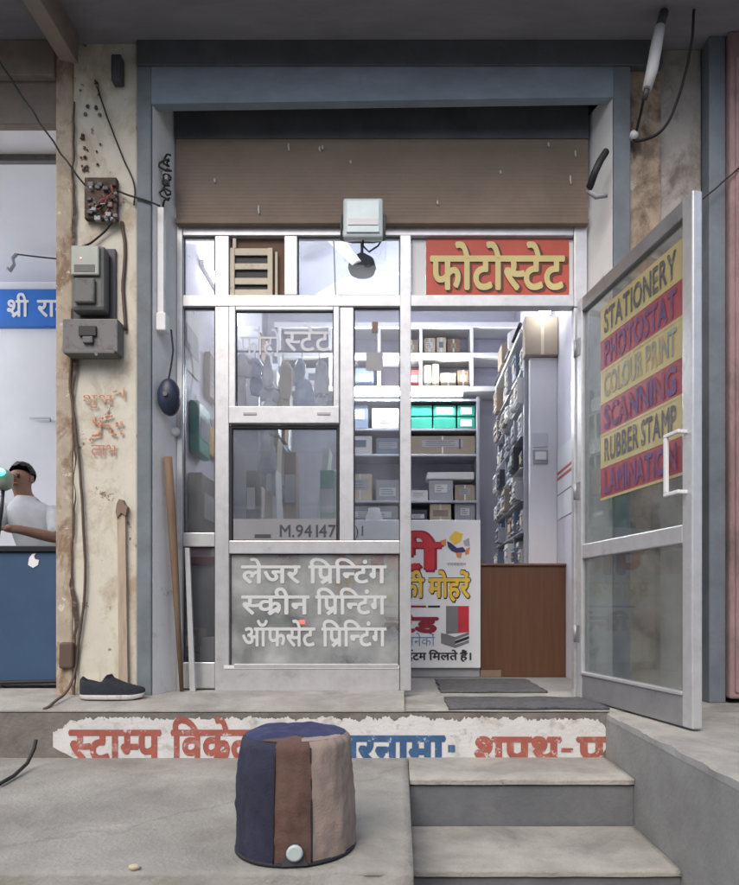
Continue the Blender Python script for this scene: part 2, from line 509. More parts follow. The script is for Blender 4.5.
# ------------------------------------------------------------------ camera, world, sun
cd = bpy.data.cameras.new('camera'); cam = bpy.data.objects.new('camera', cd); COL.objects.link(cam)
cam.location = (0, 0, CZ); cam.rotation_euler = (R(90), 0, 0)
cd.sensor_fit = 'HORIZONTAL'; cd.sensor_width = 36; cd.lens = 36 * F / 739
cd.shift_x = (369.5 - CX) / 739; cd.shift_y = (CY - 442.5) / 739
cd.clip_start = .05; cd.clip_end = 500
S.camera = cam
w = bpy.data.worlds.new('World'); S.world = w; w.use_nodes = True
wn = w.node_tree.nodes; bg = wn['Background']
sky = wn.new('ShaderNodeTexSky'); sky.sky_type = 'NISHITA'; sky.sun_disc = False
sky.sun_elevation = R(48); sky.sun_rotation = R(200); sky.dust_density = 3.0; sky.air_density = 1.0
w.node_tree.links.new(sky.outputs[0], bg.inputs['Color']); bg.inputs['Strength'].default_value = .15
sl = bpy.data.lights.new('sun', 'SUN'); so = bpy.data.objects.new('sun', sl); COL.objects.link(so)
sl.energy = 1.3; sl.angle = R(40); sl.color = (1, .95, .88)
so.rotation_euler = (R(42), 0, R(-20))
so.location = (0, -3, 6)
vs = S.view_settings
vs.view_transform = 'Standard'; vs.look = 'None'; vs.gamma = 1; vs.use_curve_mapping = False; vs.exposure = .44
S.cycles.use_denoising = True
S.cycles.max_bounces = 10; S.cycles.transparent_max_bounces = 24
S.cycles.sample_clamp_indirect = 6
S.render.filter_size = 2.6

# ------------------------------------------------------------------ ground, plinth, steps
YW, YP, Y0 = 3.0, 3.3, 3.5
ZP, Z2, Z3, Z4, ZG = -.208, -.397, -.585, -.77, -.95
b = B(); b.box(-40, 40, -60, 3.2, ZG - .3, ZG, 'street_dust'); b.build('street', kind='structure', origin=(0, 0, ZG))
b = B(); b.box(-7, 7, YW, 9, -1.2, 0, 'indoor_floor')
b.build('floor', kind='structure', origin=(0, 5, 0))
b = B(); b.box(-7, 7, YW - .012, YW - .001, -1.2, -.002, 'plinth_cement')
plinth = b.build('plinth', kind='structure', origin=(0, YW, 0))
# front screed on the left rising to the pillars
b = B()
pr = [(YW - .014, .002), (YW - .014, .008), (YW + .03, .016), (3.29, .04), (3.56, .04), (3.56, .002)]
b.prism([(-7, y, z) for y, z in pr], (7.02, 0, 0), 'tread_cement')
b.build('threshold', kind='structure', origin=(0, 3.2, 0))
b = B(); b.sheet(.02, 7, 60, YW - .014, 3.7, 12, lambda x, y: .004 + .004 * noise.noise(Vector((x * 2, y * 2, 1))) ** 2, 'tread_cement')
b.build('landing', kind='structure', origin=(1, 3.2, 0))
# left platform
b = B(); b.slab(-1.9, XX(411.5, 2.0), 1.694, YW - .012, -1.2, ZP, 'concrete', .006)
b.box(-7, -1.9, 1.70, YW - .012, -1.2, ZP - .003, 'concrete', .006)
b.build('platform', kind='structure', origin=(0, 2, ZP))
# steps
b = B()
xk = .945
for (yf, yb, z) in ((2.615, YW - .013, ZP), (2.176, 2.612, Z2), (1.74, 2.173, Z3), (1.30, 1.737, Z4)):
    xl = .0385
    b.box(xl, xk - .002, yf + .012, yb, -1.2, z - .03, 'shaded_riser_cement')
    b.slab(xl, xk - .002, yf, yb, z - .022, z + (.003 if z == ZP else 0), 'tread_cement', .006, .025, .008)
b.build('steps', kind='structure', origin=(.5, 2, ZG))
b = B()
b.box(xk, 7, .9, YW - .014, -1.2, -.03, 'kerb_cement')
for k in range(60):
    ya_ = .9 + (YW - .014 - .9) * k / 60; yb_ = .9 + (YW - .014 - .9) * (k + 1) / 60
    o1, o2 = [noise.noise(Vector((q * 9, 3, 1))) * .006 + noise.noise(Vector((q * 33, 5, 1))) * .005 for q in (ya_, yb_)]
    b.face([(xk - .001, ya_, -.03), (xk - .001, yb_, -.03), (xk + .004 + o2, yb_, -.008 + o2), (xk + .004 + o1, ya_, -.008 + o1)], 'kerb_cement')
    b.face([(xk + .004 + o1, ya_, -.008 + o1), (xk + .004 + o2, yb_, -.008 + o2), (xk + .02 + o2, yb_, .003), (xk + .02 + o1, ya_, .003)], 'tread_cement')
    b.face([(xk + .02 + o1, ya_, .003), (xk + .02 + o2, yb_, .003), (7, yb_, .003), (7, ya_, .003)], 'tread_cement')
b.build('terrace', kind='structure', origin=(1.5, 2, 0))

# painted wording on the plinth
yl = YW - .0145
b = B()
# torn white ground patches
def patch(xa, xb, za, zb, seed, mat='wall_white', y=yl, n=34, rough=.012):
    top = []; bot = []
    for i in range(n + 1):
        t = i / n; x = xa + (xb - xa) * t
        e = min(1, t * 24, (1 - t) * 60)
        j1 = noise.noise(Vector((x * 7, seed, 0))) * rough * 1.3 + noise.noise(Vector((x * 24, seed, 3))) * rough * 1.1 + noise.noise(Vector((x * 110, seed, 5))) * rough * .9
        j2 = noise.noise(Vector((x * 20, seed, 9))) * rough * .5
        top.append((x, y, zb + j1 - (1 - e) * (zb - za) * .35)); bot.append((x, y, za + j2 + (1 - e) * (zb - za) * .3))
    for i in range(n):
        b.face([bot[i], bot[i + 1], top[i + 1], top[i]], mat)
sp = F / (YW - .0145)
def lx(px): return (px - CX) / sp
def lz(py): return CZ + (CY - py) / sp
patch(lx(53), lx(607), lz(759.5), lz(718.5), 1.1, n=420, rough=.016)
bp = b
bp.build('whitewash_patch', plinth)
yl2 = yl - .002
b = B()
b.text(D('स-टाम-प'), (lx(70), yl2, lz(760)), ux, uz, lx(160) - lx(70), lz(731) - lz(760), 'wall_red', .035)
b.text(D('िवक~ेता'), (lx(172), yl2, lz(760)), ux, uz, lx(262) - lx(172), lz(731) - lz(760), 'wall_red', .035)
b.text(D('शपथ'), (lx(474), yl2, lz(764)), ux, uz, lx(560) - lx(474), lz(738) - lz(764), 'wall_red', .04)
b.box(lx(561), lx(573), yl2 - .0005, yl2, lz(752), lz(748), 'wall_red')
b.text(D('प'), (lx(578), yl2, lz(764)), ux, uz, lx(606) - lx(578), lz(738) - lz(764), 'wall_red', .04)
b.build('red_lettering', plinth)
b = B()
b.text(D('करारनामा'), (lx(300), yl2, lz(764)), ux, uz, lx(444) - lx(300), lz(737) - lz(764), 'wall_blue', .045)
b.box(lx(448), lx(455), yl2 - .0005, yl2, lz(752), lz(745), 'wall_blue')
b.build('blue_lettering', plinth)

# ------------------------------------------------------------------ the building
bd = thing('shop_building', (0, YP, 0), 'small street shop unit with cream and grey pillars under a dark concrete canopy', 'building')
zs = ZZ(70, YP)                        # underside of the beam zone
b = B()
b.box(XX(57, YP), XX(138, YP), YP, 4.0, .03, zs + .3, 'cream_paint', .012)
random.seed(5)
ym = YP - .004
for i in range(26):
    px = random.choice([random.uniform(80, 88), random.uniform(94, 101)]); py = random.uniform(80, 172)
    p = P(px, py, ym - .003); r_ = random.uniform(.005, .011)
    b.lathe([(r_, 0), (r_ * .5, -.006)], p, random.choice(['junction', 'pack_brown', 'pack_dark']), 'Y', 7)
pil = b.build('cream_pillar', bd, wob=.004, wsc=5)
b = B(); b.box(XX(57, YP) - .002, XX(74, YP), YP - .012, YP + .3, .03, zs + .2, 'beige_paint', .01)
b.build('plaster_edge', pil, wob=.008, wsc=7)
b = B()
for k in range(70):
    t0_, t1_ = k / 70, (k + 1) / 70
    za_, zb2_ = .04 + 3.0 * t0_, .04 + 3.0 * t1_
    def ed(z, q): return XX(74, YP) + noise.noise(Vector((z * 2.2, q, 0))) * .022 + noise.noise(Vector((z * 11, q, 3))) * .014
    wa, wb = [max(.001, .012 + .022 * noise.noise(Vector((z * 3.1, 8, 2)))) for z in (za_, zb2_)]
    b.face([(ed(za_, 1), YP - .0155, za_), (ed(za_, 1) + wa, YP - .0135, za_), (ed(zb2_, 1) + wb, YP - .0135, zb2_), (ed(zb2_, 1), YP - .0155, zb2_)], 'junction')
b.build('plaster_crack', pil)
b = B(); b.box(XX(138.5, YP), XX(153, YP), YP - .025, 3.62, .03, zs, 'steel_blue_paint', .006); b.build('shutter_guide', bd)
b = B(); b.box(XX(612, YP), XX(629, YP), YP - .025, 3.62, .004, zs, 'steel_blue_paint', .006); b.build('shutter_guide', bd)
# splayed white reveals
b = B(); b.prism([(XX(153.5, YP), YP - .01, .035), (-1.193, 3.5, .035), (-1.193, 3.62, .035), (-1.32, 3.62, .035), (-1.32, YP + .02, .035)], (0, 0, zs - .12), 'white_plaster'); b.build('reveal', bd)
b = B(); b.prism([(XX(611.5, YP), YP - .01, .004), (1.007, 3.5, .004), (1.007, 3.62, .004), (1.15, 3.62, .004), (1.15, YP + .02, .004)], (0, 0, zs - .1), 'white_plaster'); b.build('reveal', bd)
# blue beam, dark strip above, pocket shade panel
zb0 = ZZ(104, YP)
b = B(); b.prism([(XX(150, YP), YP - .02, zb0 - .015), (XX(614, YP), YP - .02, zb0 + .02), (XX(614, YP), YP - .02, zs), (XX(150, YP), YP - .02, zs)], (0, .05, 0), 'beam_blue'); b.build('lintel_beam', bd)
b = B(); b.box(XX(138.5, YP), XX(661, YP), YP - .028, YP + .3, zs + .002, zs + .13, 'dark_blue', .004); b.build('shadow_strip', bd)  # dark strip standing in for the soft shadow above the beam
b = B(); b.box(-1.19, 1.0, 3.448, 3.545, ZZ(138, 3.448), zs + .1, 'dark_blue'); b.build('pocket_shade_panel', bd)  # panel filling the recess; its dark colour stands for the shading there
# canopy
b = B()
b.box(-7, 7, 2.72, 3.66, zs + .131, zs + .30, 'soffit')
b.build('canopy', bd)
b = B()
b.box(XX(-60, YP) - 3, XX(57, YP), YP + .01, YP + .06, ZZ(131, YP + .06), zs + .13, 'soffit_brown', .004)
b.box(XX(-60, YP) - 3, XX(57, YP), YP - .03, YP + .01, zs - .05, zs + .129, 'soffit_brown', .004)
b.build('side_lintel', bd)
b = B(); b.prism([(XX(52, YP), YP - .06, zs + .13), (XX(84, YP), YP - .06, zs + .13), (XX(84, YP), YP - .06, zs - .02), (XX(66, YP), YP - .06, zs + .0)], (0, -.52, 0), 'soffit_brown')
b.build('canopy_rib', bd)
# right wall zone
b = B(); b.box(XX(629, YP), XX(662, YP), YP + .01, 4.0, .004, zs + .13, 'stained_wall', .006); b.build('stained_wall', bd, wob=.006, wsc=6)
b = B(); b.box(XX(662, YP) , XX(704, YP), YP + .03, 4.0, .004, zs + .13, 'grey_wall', .006)
b.build('side_wall', bd, wob=.005, wsc=4)
b = B(); b.box(XX(704.5, YP), XX(721, YP), YP - .05, 4.0, .004, zs + .13, 'steel_blue_paint', .006); b.build('steel_post', bd)
# interior
XL, XR, YB, ZC = -1.32, 1.15, 6.5, 3.48
b = B(); b.box(XL - .12, XL, 3.63, YB, .001, ZC, 'lav_wall'); b.build('inner_wall', bd)
b = B(); b.box(XR, XR + .12, 3.63, YB, .001, ZC, 'lav_wall'); b.build('inner_wall', bd)
b = B(); b.box(XL - .12, XR + .12, YB, YB + .12, .001, ZC, 'lav_wall'); b.build('back_wall', bd)
b = B(); b.box(XL - .12, XR + .12, 3.63, YB + .12, ZC, ZC + .03, 'ceiling_paint'); b.build('ceiling', bd)
b = B(); b.box(-7, 7, 3.661, 7.5, ZC + .04, ZC + .2, 'soffit'); b.build('roof_slab', bd)
b = B(); b.box(-1.32, 1.15, 3.56, 3.63, 2.62, zs + .12, 'lav_wall'); b.build('bulkhead', bd)
b = B(); b.box(XR - .2, XR - .001, 4.75, 4.81, .78, 2.31, 'white_wall', .004); b.build('partition_panel', bd)

# pillar markings: faded red festival writing
b = B()
o = P(88, 462, YP - .014)
pxm = (YP - .014) / F
def St(pts, wd=2.4): b.stroke([((x - 88) * pxm, (462 - y) * pxm) for x, y in pts], o, ux, uz, wd * pxm, 'mark_red')
St([(93, 414), (94, 422), (99, 424), (100, 419), (112, 416)]); St([(100, 419), (99.5, 435), (93, 436), (90, 440)])
St([(110, 426), (111, 433), (116, 435)]); St([(99, 424), (110, 426)])
for (x, y) in ((117, 423), (121.5, 422), (121.5, 431)): St([(x, y), (x + .3, y + 3)], 2.6)
b.build('painted_symbol', pil); b = B(); b.text(D('शुभ'), P(82, 404, YP - .014), ux, uz, .16, .045, 'mark_red', -.005)
b.build('painted_word', pil); b = B(); b.text(D('लाभ'), P(91, 456, YP - .014), ux, uz, .13, .055, 'mark_red', -.002)
b.build('painted_word', pil); b = B(); St([(113, 392), (118, 391), (121, 394)], 1.8); St([(124, 388), (124, 398)], 1.8)
b.build('painted_stroke', pil)

# ------------------------------------------------------------------ rolled brown shutter
b = B()
zt, zb_ = ZZ(139, 3.47), ZZ(222, 3.45)
rows = 24
pts = []
for i in range(rows * 6 + 1):
    t = i / (rows * 6); z = zt + (zb_ - zt) * t
    pts.append((3.456 + .0005 * math.sin(t * rows * 2 * math.pi), z))
for (a, c) in zip(pts, pts[1:]):
    b.face([(-1.19, a[0], a[1]), (1.0, a[0], a[1]), (1.0, c[0], c[1]), (-1.19, c[0], c[1])], 'rust_shutter')
b.box(-1.19, 1.0, 3.44, 3.475, zb_ - .012, zb_ + .012, 'rust_shutter', .003)
b.box(-1.19, 1.0, 3.463, 3.475, zb_, zt, 'rust_shutter')
for (px, py, h) in ((288, 143, 7), (319, 146, 5), (322, 145, 4), (258, 205, 8), (548, 142, 4), (437, 200, 4), (575, 150, 6), (570, 175, 8), (350, 160, 3), (214, 178, 4), (500, 170, 3)):
    p = P(px, py, 3.446)
    b.prism([p, p + Vector((.006, 0, -.003)), p + Vector((.008, 0, -h * .005)), p + Vector((.003, 0, -h * .006)), p + Vector((-.002, 0, -h * .003))], (0, .002, 0), 'droppings')
b.build('rolling_shutter', None, 'dusty brown roller shutter pulled up above the glazed shopfront', 'shutter')

# ------------------------------------------------------------------ glazed shopfront
sf = thing('glazed_shopfront', (0, Y0, 0), 'aluminium framed glass shopfront with white printed lettering on its lower pane', 'shopfront')
YF, YBk = 3.475, 3.535
def fx(px): return (px - CX) * Y0 / F
def fz(py): return CZ + (CY - py) * Y0 / F
def bar(x0, x1, y0, y1, name, mat='aluminium', d0=0.0, d1=0.0, bev=.004, par=None):
    bb = B(); bb.box(fx(x0), fx(x1), YF + d0, YBk + d1, fz(y1), fz(y0), mat, bev); return bb.build(name, par or sf)
bar(178, 184, 222, 690, 'jamb'); bar(573, 586, 222, 309, 'jamb'); bar(573, 581, 309.2, 697, 'jamb', d0=.004)
bar(216, 230, 238, 690, 'mullion', d0=.002); bar(400, 411, 238, 690, 'mullion', d0=-.006)
bar(285, 298, 238, 297, 'mullion', d0=.002)
bar(340, 354, 309, 541, 'mullion', d0=.002)
bar(184, 572.8, 222, 237.8, 'head_rail', d0=.003)
bar(184, 572.8, 297, 308.6, 'transom', d0=-.002)
bar(184, 215.8, 533, 547, 'rail', d0=.004); bar(230.2, 399.8, 541, 554, 'rail', d0=.0)
bar(184, 215.8, 662, 688, 'kick_rail', d0=.006); bar(226, 399.5, 666, 690, 'kick_rail', d0=-.012)
b = B(); b.box(fx(226), fx(399), YF - .016, YF - .013, fz(668), fz(664.5), 'white_paint'); b.box(fx(236), fx(398), YF - .02, YF + .01, fz(666.5), fz(663.5), 'aluminium', .001); b.build('drip_strip', sf)
# sliding sash (upper) in pale frame, lower darker sash
for (x0, x1, y0, y1) in ((230.2, 237, 309, 424), (334, 339.8, 309, 424)):
    bar(x0, x1, y0, y1, 'sash_stile', 'aluminium', -.008, -.03)
bar(237, 334, 309, 313, 'sash_rail', 'aluminium', -.008, -.03)
bar(230.2, 339.8, 408, 425, 'sash_rail', 'aluminium', -.010, -.03)
for px in (245, 318):
    bb = B(); bb.box(fx(px), fx(px + 13), YF - .014, YF - .009, fz(417), fz(414.5), 'aluminium_dark', .001)
    bb.build('sash_latch', sf)
for (x0, x1, y0, y1) in ((230.2, 232.5, 426, 541), (337.5, 339.8, 426, 541), (232.5, 337.5, 426, 429)):
    bar(x0, x1, y0, y1, 'sash_gasket', 'rubber', .01, -.02, 0)
def pane(x0, x1, y0, y1, mat, y=3.50, name='pane'):
    gk = B(); e = .9
    for (a0, a1, c0, c1) in ((x0 + .6, x1 - .6, y0 + .6, y0 + .6 + e), (x0 + .6, x1 - .6, y1 - .6 - e, y1 - .6), (x0 + .6, x0 + .6 + e, y0 + 1.6, y1 - 1.6), (x1 - .6 - e, x1 - .6, y0 + 1.6, y1 - 1.6)):
        gk.box(fx(a0), fx(a1), y - .004, y - .0005, fz(c1), fz(c0), 'rubber')
    gk.build('gasket', sf)
    bb = B(); bb.box(fx(x0), fx(x1), y, y + .005, fz(y1), fz(y0), mat); return bb.build(name, sf)
pane(184, 216, 237, 297.5, 'glass_clear'); pane(297.5, 400.5, 237, 297.5, 'glass_clear'); pane(411, 573, 237, 297.5, 'glass_clear', 3.515)
pane(184, 216, 308, 533.5, 'glass_grey')
pane(184, 216, 546.5, 662.5, 'glass_grey')
pane(236.5, 334.5, 312.5, 408.5, 'glass_clear', 3.487)
pane(232, 338, 428.5, 541.5, 'glass_tint', 3.498)
pane(353.5, 400.5, 308, 541.5, 'glass_clear')
lp = pane(230, 399.9, 553.5, 666.5, 'glass_hazy')
# louvre in the transom
b = B(); b.box(fx(230.3), fx(284.8), 3.51, 3.522, fz(296.8), fz(238.2), 'brown_board')
lv = b.build('vent_board', sf)
b = B()
for (y0, y1) in ((249, 256), (264, 270), (278.5, 285), (290, 296)):
    b.box(fx(231), fx(273), 3.492, 3.50, fz(y1), fz(y0), 'cream_plastic', .002, )
for (x0, x1) in ((230.5, 235), (268, 273), (275.5, 278)):
    b.box(fx(x0), fx(x1), 3.487, 3.504, fz(296.5), fz(249 if x0 < 275 else 253), 'cream_plastic', .002)
b.box(fx(235.2), fx(267.8), 3.505, 3.509, fz(296), fz(250), 'black_plastic')
b.box(fx(233), fx(236.5), 3.49, 3.5, fz(249), fz(239), 'cream_plastic', .002)
b.build('louvre', lv)
# white vinyl lettering on lower pane
yv = 3.4975
b = B()
k = lambda py: fz(py)
def line(s1, x0, x1, s2, x2, x3, ytop, ybot):
    h = k(ytop) - k(ybot)
    b.text(D(s1), (fx(x0), yv, k(ybot)), ux, uz, fx(x1) - fx(x0), h, 'vinyl_white', .022)
    b.text(D(s2), (fx(x2), yv, k(ybot)), ux, uz, fx(x3) - fx(x2), h, 'vinyl_white', .022)
line('लेजर', 242, 300, 'िप~िन-टंग', 309, 386, 566, 583)
line('स-क~ीन', 242, 309, 'िप~िन-टंग', 316, 386, 596, 614)
line('ऑफसेट', 242, 315, 'िप~िन-टंग', 322, 386, 628, 646)
b.build('vinyl_lettering', lp)
# faint old lettering on the sash, phone number strip
b = B(); b.text(D('फोटो'), (fx(241), 3.484, fz(356)), ux, uz, fx(281) - fx(241), fz(338) - fz(356), 'vinyl_faint', 0)
b.text(D('स-टेट'), (fx(285), 3.484, fz(352)), ux, uz, fx(331) - fx(285), fz(333) - fz(352), 'vinyl_faint', .01)
b.build('faded_lettering', sf)
b = B(); b.box(fx(232.6), fx(337.4), 3.494, 3.4965, fz(540.8), fz(519), 'vinyl_grey')
b.text(list('M.94147'), (fx(279), 3.4925, fz(537)), ux, uz, fx(337) - fx(279), fz(525) - fz(537), 'vinyl_num', .012)
b.box(fx(255), fx(271), 3.492, 3.4935, fz(538), fz(534.5), 'vinyl_num')
b.build('number_strip', sf)
b = B(); b.text(list(')1'), (fx(355), 3.4965, fz(536)), ux, uz, fx(364) - fx(355), fz(526) - fz(536), 'vinyl_num', .01); b.build('number_end', sf)
b = B(); b.box(fx(366), fx(383), 3.496, 3.499, fz(371), fz(353), 'paper_grey'); b.build('paper_notice', sf)
b = B(); b.box(fx(372), fx(378), 3.494, 3.499, fz(333), fz(322), 'pack_brown', .002); b.build('latch', sf)
# red photostat signboard in transom
b = B(); b.box(fx(426), fx(569), 3.498, 3.508, fz(297), fz(239), 'sign_red', .002)
sg = b.build('signboard', None, 'red signboard with cream yellow Hindi lettering above the doorway', 'signboard')
b = B()
h = fz(257) - fz(289)
b.text(D('फोटोस-टेट'), (fx(432.6), 3.4968, fz(291)), ux, uz, fx(565) - fx(431), h, 'brown_edge', .045)
b.text(D('फोटोस-टेट'), (fx(431), 3.4925, fz(289.5)), ux, uz, fx(563.5) - fx(431), h, 'gold_letter', .028)
b.build('raised_lettering', sg)
# white paper edges either side of the sign
b = B(); b.box(fx(412), fx(425.6), 3.506, 3.51, fz(297), fz(239), 'white_paint'); b.build('white_backing', sg); b = B(); b.box(fx(569.4), fx(573), 3.506, 3.51, fz(297), fz(239), 'white_paint'); b.build('white_backing', sg)

# ------------------------------------------------------------------ open glass door (part of the shopfront)
hg = Vector((.931, 3.42, 0)); fr = Vector((1.127, 2.50, 0))
dv = (fr - hg).normalized(); dn = Vector((dv.y, -dv.x, 0)); DW = (fr - hg).length
if dn.x > 0: dn = -dn
mx = Matrix(((dv.x, -dn.x, 0, hg.x), (dv.y, -dn.y, 0, hg.y), (0, 0, 1, 0), (0, 0, 0, 1)))
z0, z1 = .012, 2.09
b = B()
t = .04
b.box(0, .05, 0, t, z0, z1, 'aluminium', .004, mx); b.box(DW - .065, DW, -.002, t + .002, z0, z1, 'aluminium', .006, mx)
b.box(.05, DW - .065, .001, t - .001, z1 - .07, z1, 'aluminium_dark', .004, mx)
b.box(.05, DW - .065, .001, t - .001, .735, .81, 'aluminium', .005, mx)
b.box(.05, DW - .065, .001, t - .001, z0, .135, 'aluminium_dark', .004, mx)
b.box(.05, DW - .065, -.006, t - .001, .135, .15, 'aluminium', .003, mx)
dr = b.build('glass_door', sf)
b = B(); b.box(.05, DW - .065, .018, .023, .15, .735, 'glass_door', 0, mx); b.box(.05, DW - .065, .018, .023, .81, z1 - .07, 'glass_door', 0, mx); b.build('door_pane', dr)
for hz_ in (.3, 1.05, 1.8):
    b = B(); b.cyl(mx @ Vector((-.008, -.006, hz_)), mx @ Vector((-.008, -.006, hz_ + .09)), .009, 'aluminium_dark', n=10); b.box(-.004, .035, -.004, -.0005, hz_, hz_ + .09, 'aluminium_dark', .001, mx); b.build('hinge', dr)
b = B()
b.box(DW - .125, DW - .105, -.045, -.03, .94, 1.16, 'white_paint', .004, mx)
b.box(DW - .125, DW - .03, -.045, -.03, 1.16, 1.175, 'white_paint', .003, mx); b.box(DW - .125, DW - .03, -.045, -.03, .925, .94, 'white_paint', .003, mx)
b.box(DW - .045, DW - .03, -.03, -.001, 1.16, 1.175, 'white_paint', .003, mx); b.box(DW - .045, DW - .03, -.03, -.001, .925, .94, 'white_paint', .003, mx)
b.build('door_handle', dr)
b = B()
rows = [('STATIONERY', 'sign_yellow', 'letter_dark'), ('PHOTOSTAT', 'strip_red', 'strip_purple'), ('COLOUR PRINT', 'sign_yellow', 'letter_faded'),
        ('SCANNING', 'strip_red', 'strip_purple'), ('RUBBER STAMP', 'sign_yellow', 'letter_dark'), ('LAMINATION', 'strip_red', 'strip_purple')]
za, zbm = 1.955, 1.015
rh = (za - zbm) / 6
def dp(u, n, z): return mx @ Vector((u, n, z))
for i, (tx, bgm, fgm) in enumerate(rows):
    top = za - i * rh
    b.face([dp(.215, .0165, top - rh), dp(.87, .0165, top - rh), dp(.87, .0165, top), dp(.215, .0165, top)], bgm)
    b.face([dp(.215, .0155, top - rh - .006), dp(.87, .0155, top - rh - .006), dp(.87, .0155, top - rh + .006), dp(.215, .0155, top - rh + .006)], 'sign_yellow')
    if fgm == 'strip_purple':
        b.text(list(tx), dp(.25, .0145, top - rh * .84), dv, uz, .57, rh * .68, fgm, .04)
    else:
        b.text(list(tx), dp(.25, .0145, top - rh * .84), dv, uz, .57, rh * .68, fgm, .025)
b.build('door_lettering', dr)

# ------------------------------------------------------------------ neighbour shop on the left
nb = thing('neighbouring_shop', (-2.6, 4, .04), 'white walled shop next door seen left of the cream pillar', 'building')
b = B(); b.box(-5, XX(57, YP) , 5.5, 5.6, .001, 3.24, 'white_wall'); b.build('back_wall', nb)
b = B(); b.box(-5, XX(57, YP), 3.5, 5.6, 3.24, 3.27, 'white_wall'); b.build('ceiling', nb)
b = B(); b.box(XX(57, YP), XX(57, YP) + .12, 4.0, 5.6, .001, 3.24, 'white_wall'); b.build('side_wall', nb)
b = B(); b.box(-5.1, -5, 3.4, 5.6, .001, 3.24, 'white_wall'); b.build('far_wall', nb)
b = B(); b.box(-5, XX(57, YP), 3.95, 3.99, 3.20, 3.239, 'meter_grey', .003); b.build('ceiling_rod', nb)
p = P(14, 262, 5.0)
b = B(); b.tube([p + Vector((.02, 0, .06)), p + Vector((-.01, 0, .03)), p + Vector((.0, 0, -.02)), p + Vector((-.03, 0, -.07)), p + Vector((-.05, 0, -.05))], .013, 'paper_grey', 8)
b.tube(sag(p + Vector((.02, 0, .06)), (XX(57, YP), 5.0, p.z - .02), .02), .006, 'cable_black', 6)
b.build('ceiling_hook', None, 'small grey hook with a thin wire near the blue sign next door', 'hook')
b = B(); b.box(-4.6, XX(63, 5.4), 5.44, 5.49, ZZ(326, 5.44), ZZ(289, 5.44), 'sign_blue', .004)
s2 = b.build('signboard', None, 'blue signboard with white Hindi lettering high on the wall next door', 'signboard')
b = B()
hh = ZZ(300, 5.43) - ZZ(316, 5.43)
b.text(D('श~ी'), (XX(6, 5.43), 5.436, ZZ(316, 5.43)), ux, uz, XX(28, 5.43) - XX(6, 5.43), hh, 'white_paint', .02)
b.text(D('राम'), (XX(37, 5.43), 5.436, ZZ(316, 5.43)), ux, uz, XX(70, 5.43) - XX(37, 5.43), hh, 'white_paint', .02)
b.build('lettering', s2)
b = B(); b.tube([P(30, 418, 5.47), P(50, 418, 5.47), P(50.5, 421, 5.44)], .008, 'paper_grey', 6)
b.build('wall_bracket', None, 'thin grey bracket on the bare white wall next door', 'bracket')
b = B(); b.box(-4.6, XX(57, YP) - .005, 3.8, 4.1, .04, ZZ(552, 3.8), 'counter_blue', .006)
ct = b.build('counter', None, 'dark blue counter with black top in the shop next door', 'counter')
b = B(); b.box(-4.6, XX(57, YP) - .005, 3.78, 4.12, ZZ(552, 3.8) + .001, ZZ(546, 3.8), 'counter_black', .004); b.build('countertop', ct)
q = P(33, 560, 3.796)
b = B(); b.prism([q + Vector((x * .0058, 0, z * .0058)) for x, z in ((-5, -5), (0, -8), (5, -5), (6, 0), (2, 1), (1, 4), (3, 7), (-1, 6), (-4, 2))], (0, .003, 0), 'white_paint'); b.build('glare_patch', ct)  # white patch painted in place of a glare spot on the counter
b = B(); b.tube([(-3.2, 3.77, .047), (-2.6, 3.76, .047), (-2.3, 3.75, .05), (-1.95, 3.77, .055), (-1.76, 3.74, .06)], .012, 'cable_black', 6)
b.build('floor_cable', None, 'black cable lying along the foot of the blue counter', 'cable')
b = B(); b.lathe([(.016, 0), (.016, 1.2)], (-4.95, 0, 2.75), 'tube_lit_next', 'Y', 12)
for v in b.bm.verts: v.co.y += 4.1
tl = b.build('tube_light', None, 'lit tube light on the far left wall of the white shop next door', 'tube light')
b = B(); b.box(-4.998, -4.968, 4.07, 5.33, 2.73, 2.77, 'white_paint', .004); b.build('batten', tl)

